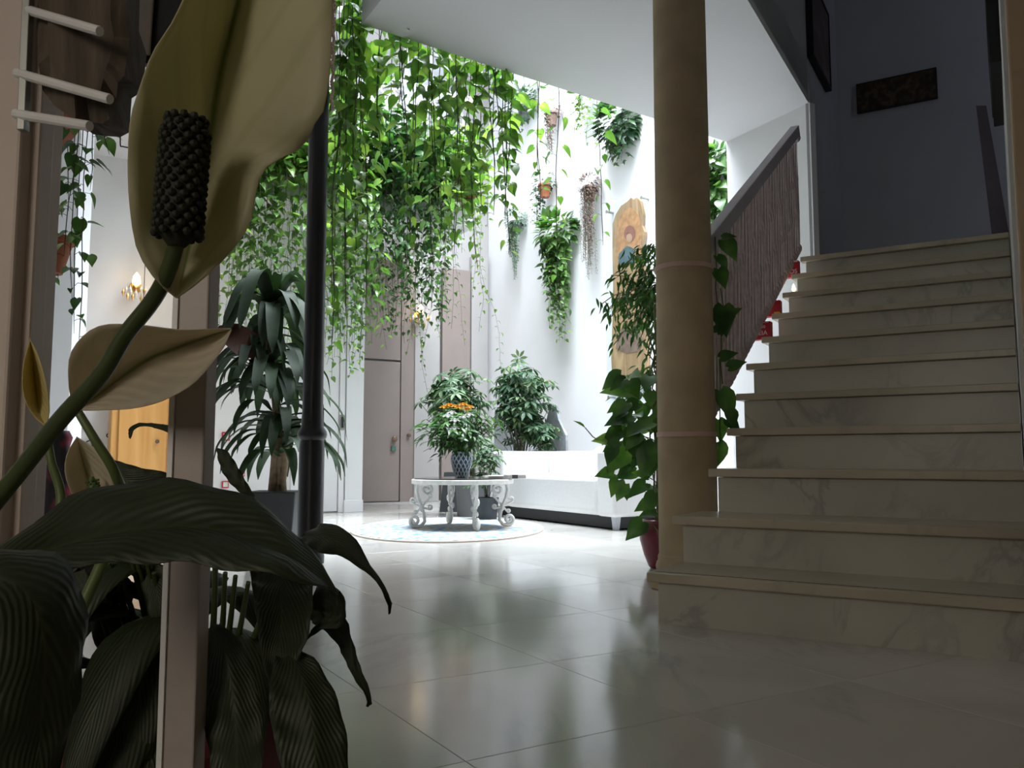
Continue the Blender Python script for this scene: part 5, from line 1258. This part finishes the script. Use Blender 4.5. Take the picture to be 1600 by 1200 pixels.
# plant A: roots in a pot out of sight at the lower left
ra = Vector((-0.43, 0.62, 0))
LA = empty('peace_lily', ra, 'nearest peace lily, its huge pale flower and dark leaves filling the left', 'potted plant')
m_ = MB(); m_.lathe(ra, [(.08, 0), (.115, .26), (.122, .26), (.122, .28), (.11, .28), (.105, .25)], 28); m_.build('pot', M['redpot'], LA, smooth=True)
m_ = MB(); m_.lathe(ra, [(.107, .255), (0, .262)], 24); m_.build('soil', M['soil'], LA)
surf('spathe', pts3([(276, 465, .40), (245, 440, .39), (214, 385, .385), (203, 310, .38), (201, 245, .38), (207, 180, .38), (226, 115, .38), (256, 58, .385), (288, 0, .39), (330, -70, .40), (390, -160, .41)], 0),
     pts3([(276, 465, .40), (290, 410, .405), (303, 350, .415), (315, 290, .425), (325, 230, .43), (335, 170, .435), (345, 110, .44), (360, 50, .44), (375, -10, .435), (390, -80, .43), (400, -160, .42)], 0),
     pts3([(276, 465, .40), (320, 432, .40), (362, 392, .405), (390, 345, .40), (402, 285, .40), (425, 252, .405), (475, 228, .40), (487, 200, .39), (505, 170, .39), (517, 60, .39), (505, -60, .40), (410, -165, .41)], 0),
     M['spathe'], LA, 30, 7, .06, .001, .0008, 'large cream and green flower hood')
for (x, y) in ((404, 143), (345, 190)):
    p = at(x, y, .40); 
sp_a, sp_b = at(277, 372, .385), at(292, 183, .385)
ax_ = (sp_b - sp_a); Ls = ax_.length; ax_.normalize()
m_ = MB(); m_.lathe(sp_a, [(.004, -.004), (.0095, .003), (.0102, Ls * .3), (.0100, Ls * .7), (.0085, Ls * .95), (.003, Ls + .001)], 20, ax_); spx = m_.build('spadix', M['spadix'], LA, smooth=True)
m_ = MB(); X_ = ax_.orthogonal().normalized(); Y_ = ax_.cross(X_)
for i in range(17):
    for k in range(12):
        z = Ls * (i + .5) / 17; an = 2 * PI * (k + .5 * (i % 2)) / 12; r = .0103 * (1 if i < 15 else .85)
        m_.ball(sp_a + ax_ * z + (X_ * math.cos(an) + Y_ * math.sin(an)) * r, .0021, 6, 4)
nb = m_.build('floret_knobs', M['spadix'], spx, smooth=True); nb['kind'] = 'stuff'
def stalk(pl_, pts, rad, name='flower_stem', mat=None):
    m_ = MB(); c = catmull(pts, 6); m_.tube(c, [rad[0] + (rad[1] - rad[0]) * i / (len(c) - 1) for i in range(len(c))], 10); return m_.build(name, mat or M['stem'], pl_, smooth=True)
stemdark = plain('dark_green_stem', (0.045, 0.065, 0.015), .45); 
stalk(LA, [at(277, 376, .386), at(262, 425, .392), at(238, 470, .40), at(195, 525, .405), at(158, 585, .41), at(95, 655, .42), at(40, 725, .43), at(-20, 800, .44), at(-110, 915, .46), at(-170, 1100, .52), ra + Vector((-.02, -.03, .26))], (.0037, .0050), mat=stemdark)
surf('spathe', pts3([(115, 640, .62), (108, 600, .60), (112, 550, .59), (150, 512, .58), (210, 508, .58), (280, 516, .59), (330, 515, .60), (360, 514, .61)], 0),
     pts3([(120, 640, .62), (150, 620, .64), (190, 590, .65), (235, 560, .65), (280, 542, .64), (320, 528, .63), (345, 519, .62), (361, 515, .61)], 0),
     pts3([(125, 641, .62), (165, 640, .60), (210, 637, .59), (255, 625, .58), (300, 600, .58), (330, 568, .59), (350, 540, .60), (361, 516, .61)], 0), M['spathe2'], LA, 24, 6, .05, 0, .0007, 'pale sideways flower hood crossing the steel upright')
stalk(LA, [at(120, 640, .62), at(150, 690, .62), at(180, 740, .63), at(188, 790, .66), at(150, 900, .68), ra + Vector((.04, 0, .27))], (.003, .005))
surf('spathe', pts3([(47, 528, .70), (36, 570, .69), (35, 610, .69), (48, 645, .70), (72, 668, .70)], 0), pts3([(47, 528, .70), (52, 570, .715), (56, 610, .72), (62, 645, .71), (72, 668, .70)], 0),
     pts3([(47, 528, .70), (62, 560, .69), (73, 600, .69), (78, 640, .70), (72, 668, .70)], 0), M['spathey'], LA, 14, 4, .05, 0, .0007, 'small yellowish flower hood at the far left')
stalk(LA, [at(72, 666, .70), at(80, 720, .70), at(95, 790, .70), at(60, 920, .68), ra + Vector((.0, .03, .27))], (.003, .005))
def leafsurf(par, up, mid, lo, label=None, mat=None, nu=24, bulge=.10, rip=.002, name='leaf'):
    return surf(name, pts3(up, 0), pts3(mid, 0), pts3(lo, 0), mat or M['lily'], par, nu, 5, bulge, rip, .0006, label)
leafsurf(LA, [(-60, 905, .50), (20, 838, .53), (80, 795, .55), (130, 768, .57), (190, 753, .58), (260, 749, .58), (330, 757, .57), (400, 783, .56), (450, 820, .55), (485, 860, .54), (510, 898, .53), (528, 925, .52)],
         [(-60, 915, .49), (20, 880, .51), (80, 858, .53), (150, 838, .54), (220, 826, .545), (290, 822, .545), (350, 830, .54), (410, 850, .53), (450, 870, .525), (485, 893, .52), (510, 911, .52), (529, 927, .52)],
         [(-60, 925, .48), (10, 910, .49), (70, 892, .50), (120, 884, .505), (190, 880, .505), (260, 878, .50), (330, 884, .495), (390, 894, .49), (440, 900, .49), (475, 908, .50), (505, 918, .51), (529, 928, .52)], 'broad arching leaf across the middle')
leafsurf(LA, [(-80, 870, .44), (20, 855, .45), (90, 868, .46), (125, 910, .46), (135, 980, .45), (125, 1080, .44), (100, 1180, .43), (60, 1290, .42)],
         [(-80, 930, .42), (-20, 905, .42), (30, 915, .42), (60, 960, .42), (70, 1030, .42), (65, 1110, .42), (60, 1200, .42), (50, 1300, .42)],
         [(-80, 990, .40), (-60, 960, .40), (-40, 980, .40), (-30, 1020, .40), (-30, 1080, .40), (-20, 1150, .40), (0, 1220, .41), (40, 1300, .42)], 'drooping leaf in the lower left corner')
leafsurf(LA, [(165, 715, .9), (190, 722, .9), (225, 732, .9), (258, 738, .9), (275, 760, .9)], [(165, 715, .9), (180, 738, .9), (210, 755, .9), (245, 768, .9), (275, 780, .9)], [(165, 715, .9), (170, 755, .9), (190, 790, .9), (230, 800, .9), (275, 800, .9)], None)
# plant B in the dark red pot behind the steel upright
rb = Vector((at(285, 1100, .88).x, .88, 0))
LB = empty('peace_lily', rb, 'second peace lily in a dark red pot behind the steel upright', 'potted plant')
rimz = at(285, 1120, .80).z
m_ = MB(); m_.lathe(rb, [(.085, 0), (.112, rimz - .03), (.120, rimz - .03), (.120, rimz), (.110, rimz), (.105, rimz - .03)], 36); m_.build('pot', M['redpot'], LB, smooth=True)
m_ = MB(); m_.lathe(rb, [(.107, rimz - .02), (0, rimz - .015)], 24); m_.build('soil', M['soil'], LB)
leafsurf(LB, [(470, 838, .80), (488, 826, .78), (505, 818, .76), (530, 822, .74), (552, 838, .73), (568, 862, .72), (578, 882, .71), (592, 902, .70), (606, 925, .70), (613, 945, .70), (610, 958, .70)],
         [(470, 840, .80), (490, 838, .77), (508, 838, .75), (530, 848, .73), (550, 865, .715), (565, 880, .71), (578, 892, .705), (590, 907, .70), (602, 928, .70), (611, 946, .70), (609, 959, .70)],
         [(470, 845, .80), (488, 858, .77), (505, 865, .75), (525, 867, .73), (545, 876, .72), (562, 888, .71), (576, 897, .705), (588, 910, .70), (599, 930, .70), (608, 947, .70), (608, 960, .70)], 'pointed leaf tip curling over the bright floor')
leafsurf(LB, [(390, 890, .62), (397, 940, .60), (403, 985, .59), (410, 1030, .585), (418, 1062, .58), (425, 1088, .58)],
         [(440, 880, .65), (440, 930, .62), (440, 975, .605), (436, 1020, .59), (430, 1060, .585), (426, 1089, .58)],
         [(490, 885, .62), (489, 930, .60), (486, 970, .59), (472, 1020, .585), (448, 1058, .58), (427, 1090, .58)], 'leaf hanging straight down over the pot')
leafsurf(LB, [(495, 915, .62), (525, 918, .61), (538, 935, .61), (540, 965, .60), (528, 980, .60), (500, 985, .60), (478, 1000, .60)], [(488, 935, .61), (510, 938, .61), (522, 950, .605), (520, 966, .60), (508, 975, .60), (492, 985, .60), (478, 1000, .60)],
         [(482, 950, .61), (495, 955, .61), (504, 962, .605), (502, 970, .60), (495, 975, .60), (486, 985, .60), (478, 1000, .60)])
leafsurf(LB, [(486, 945, .66), (512, 945, .65), (538, 965, .64), (551, 1000, .63), (560, 1035, .625), (572, 1065, .62), (580, 1088, .62), (581, 1103, .62), (574, 1105, .62)],
         [(484, 955, .66), (505, 965, .645), (525, 985, .64), (541, 1010, .63), (553, 1040, .62), (566, 1068, .62), (577, 1089, .62), (579, 1102, .62), (574, 1104, .62)],
         [(482, 968, .66), (498, 980, .645), (515, 992, .64), (531, 1015, .63), (546, 1045, .62), (560, 1072, .62), (573, 1090, .62), (576, 1101, .62), (573, 1103, .62)], 'long thin leaf tip with a hooked brown end')
leafsurf(LB, [(435, 1010, .60), (425, 1050, .57), (420, 1090, .56), (425, 1140, .55), (440, 1200, .54), (460, 1270, .54)],
         [(440, 1005, .60), (462, 1040, .58), (478, 1080, .565), (488, 1130, .555), (492, 1190, .545), (480, 1270, .54)],
         [(445, 1002, .60), (482, 1022, .59), (512, 1060, .58), (532, 1110, .57), (543, 1165, .56), (545, 1270, .55)], 'broad drooping leaf with a chewed edge at the bottom')
leafsurf(LB, [(325, 985, .70), (318, 1040, .69), (318, 1090, .68), (322, 1140, .67), (330, 1200, .66), (345, 1260, .66)],
         [(335, 975, .70), (352, 1020, .68), (362, 1070, .67), (368, 1120, .66), (370, 1180, .66), (365, 1260, .66)],
         [(345, 975, .70), (378, 1005, .69), (398, 1050, .68), (408, 1100, .67), (412, 1160, .66), (405, 1260, .66)])
leafsurf(LB, [(338, 700, 1.0), (355, 705, 1.0), (372, 730, 1.0), (386, 755, 1.0), (398, 775, 1.0)], [(338, 702, 1.0), (350, 722, 1.0), (364, 742, 1.0), (380, 762, 1.0), (398, 776, 1.0)], [(338, 705, 1.0), (345, 732, 1.0), (357, 752, 1.0), (376, 770, 1.0), (398, 777, 1.0)])
leafsurf(LB, [(200, 672, 1.05), (212, 662, 1.05), (235, 661, 1.05), (262, 664, 1.05), (285, 668, 1.05)], [(201, 680, 1.05), (212, 665, 1.05), (235, 664, 1.05), (262, 671, 1.05), (285, 672, 1.05)], [(203, 686, 1.05), (214, 668, 1.05), (235, 667, 1.05), (262, 675, 1.05), (285, 677, 1.05)])
for (u, m2, l_) in (
    ([(105, 905, .8), (130, 888, .79), (140, 905, .78), (138, 930, .78)], [(105, 905, .8), (118, 900, .79), (128, 912, .78), (138, 931, .78)], [(105, 905, .8), (110, 915, .79), (122, 925, .78), (138, 932, .78)]),
    ([(130, 935, .9), (160, 915, .89), (185, 935, .88), (190, 990, .88), (175, 1030, .88)], [(130, 938, .9), (152, 940, .88), (165, 960, .87), (170, 995, .87), (172, 1031, .87)], [(130, 942, .9), (138, 960, .88), (142, 985, .87), (150, 1010, .87), (170, 1032, .87)]),
    ([(225, 880, .82), (260, 885, .81), (272, 930, .80), (262, 975, .80), (250, 990, .80)], [(222, 882, .82), (240, 905, .81), (248, 940, .80), (250, 970, .80), (249, 990, .80)], [(218, 885, .82), (222, 920, .81), (230, 950, .80), (240, 975, .80), (248, 991, .80)]),
    ([(170, 905, .85), (195, 900, .84), (210, 915, .84), (205, 945, .84)], [(168, 915, .85), (185, 915, .84), (196, 928, .84), (203, 946, .84)], [(165, 925, .85), (176, 932, .84), (188, 942, .84), (202, 947, .84)])):
    leafsurf(LB, u, m2, l_, nu=12)
for a0_, a1_ in (((205, 870), (240, 1060)), ((213, 872), (252, 1060)), ((228, 870), (262, 1055)), ((150, 885), (215, 1065)), ((170, 880), (225, 1060)), ((122, 890), (200, 1065)), ((352, 895), (330, 1040)), ((368, 900), (335, 1040)), ((388, 910), (345, 1045)), ((240, 895), (268, 1050)), ((335, 780), (325, 1040)), ((190, 905), (232, 1070)), ((480, 845), (350, 1050)), ((440, 885), (352, 1060)), ((486, 955), (360, 1060))):
    A_ = at(a0_[0], a0_[1], .80); B_ = at(a1_[0], a1_[1], .88); B_ = Vector((min(max(B_.x, rb.x - .09), rb.x + .09), .88, rimz - .02))
    stalk(LB, [A_, A_.lerp(B_, .5) + Vector((.004, 0, .01)), B_], (.0022, .0038), 'leaf_stem', stemdark)
surf('spathe', pts3([(120, 682, .80), (104, 710, .79), (102, 745, .79), (122, 790, .80), (150, 815, .80)], 0), pts3([(120, 682, .80), (128, 715, .82), (138, 750, .825), (146, 785, .82), (152, 816, .81)], 0),
     pts3([(120, 682, .80), (150, 702, .79), (172, 735, .79), (180, 775, .80), (156, 818, .80)], 0), M['spathe2'], LB, 14, 4, .05, 0, .0007, 'small white flower hood with a green spadix')
a_, b_ = at(150, 785, .79), at(143, 745, .79); ax_ = (b_ - a_); Ls = ax_.length; ax_.normalize()
m_ = MB(); m_.lathe(a_, [(.002, -.02), (.005, 0), (.0055, Ls * .6), (.002, Ls)], 12, ax_); X_ = ax_.orthogonal().normalized(); Y_ = ax_.cross(X_)
for i in range(8):
    for k in range(8): m_.ball(a_ + ax_ * Ls * (i + .5) / 9 + (X_ * math.cos(k * .785 + i % 2 * .39) + Y_ * math.sin(k * .785 + i % 2 * .39)) * .0052, .0013, 5, 3)
m_.build('spadix', plain('green_spadix', (.07, .12, .03), .6), LB, smooth=True)
stalk(LB, [at(152, 815, .81), at(165, 900, .83), at(200, 1000, .86), Vector((rb.x - .05, .88, rimz - .02))], (.003, .0045))

# more dark leaves crowding the second lily's pot
def arc_leaf(par, B, az, L, hgt, w0, drop, mat=None):
    o_ = Vector((math.cos(az), math.sin(az), 0)); sd = Vector((-o_.y, o_.x, 0))
    sp_ = [B + o_ * L * .05 + UP * hgt * .75, B + o_ * L * .3 + UP * hgt, B + o_ * L * .62 + UP * hgt * .92, B + o_ * L * .88 + UP * (hgt - drop * .55), B + o_ * L + UP * (hgt - drop)]
    wd = [.004, w0 * .8, w0, w0 * .62, .002]
    surf('leaf', [p + sd * q - UP * q * .3 for p, q in zip(sp_, wd)], sp_, [p - sd * q - UP * q * .3 for p, q in zip(sp_, wd)], mat or M['lily'], par, 16, 4, .08, .0008, .0006)
    stalk(par, [B, B + o_ * L * .02 + UP * hgt * .4, sp_[0]], (.0035, .0022), 'leaf_stem', stemdark)
bz = Vector((rb.x, rb.y, rimz - .03))
for az, L, hgt, w0, drop in ((3.3, .20, .15, .035, .12), (3.9, .19, .13, .036, .14), (4.4, .17, .12, .034, .15), (4.9, .15, .11, .032, .14), (2.6, .22, .17, .034, .10), (2.0, .20, .14, .034, .10), (1.3, .18, .13, .03, .10), (3.6, .15, .20, .032, .12), (4.2, .14, .17, .03, .13), (5.4, .12, .10, .028, .12), (2.9, .18, .11, .033, .13), (4.65, .20, .07, .036, .12), (3.75, .22, .08, .036, .12), (5.2, .17, .06, .034, .11)):
    arc_leaf(LB, bz + Vector((rv(-.05, .03), rv(-.03, .03), 0)), az, L, hgt, w0, drop)
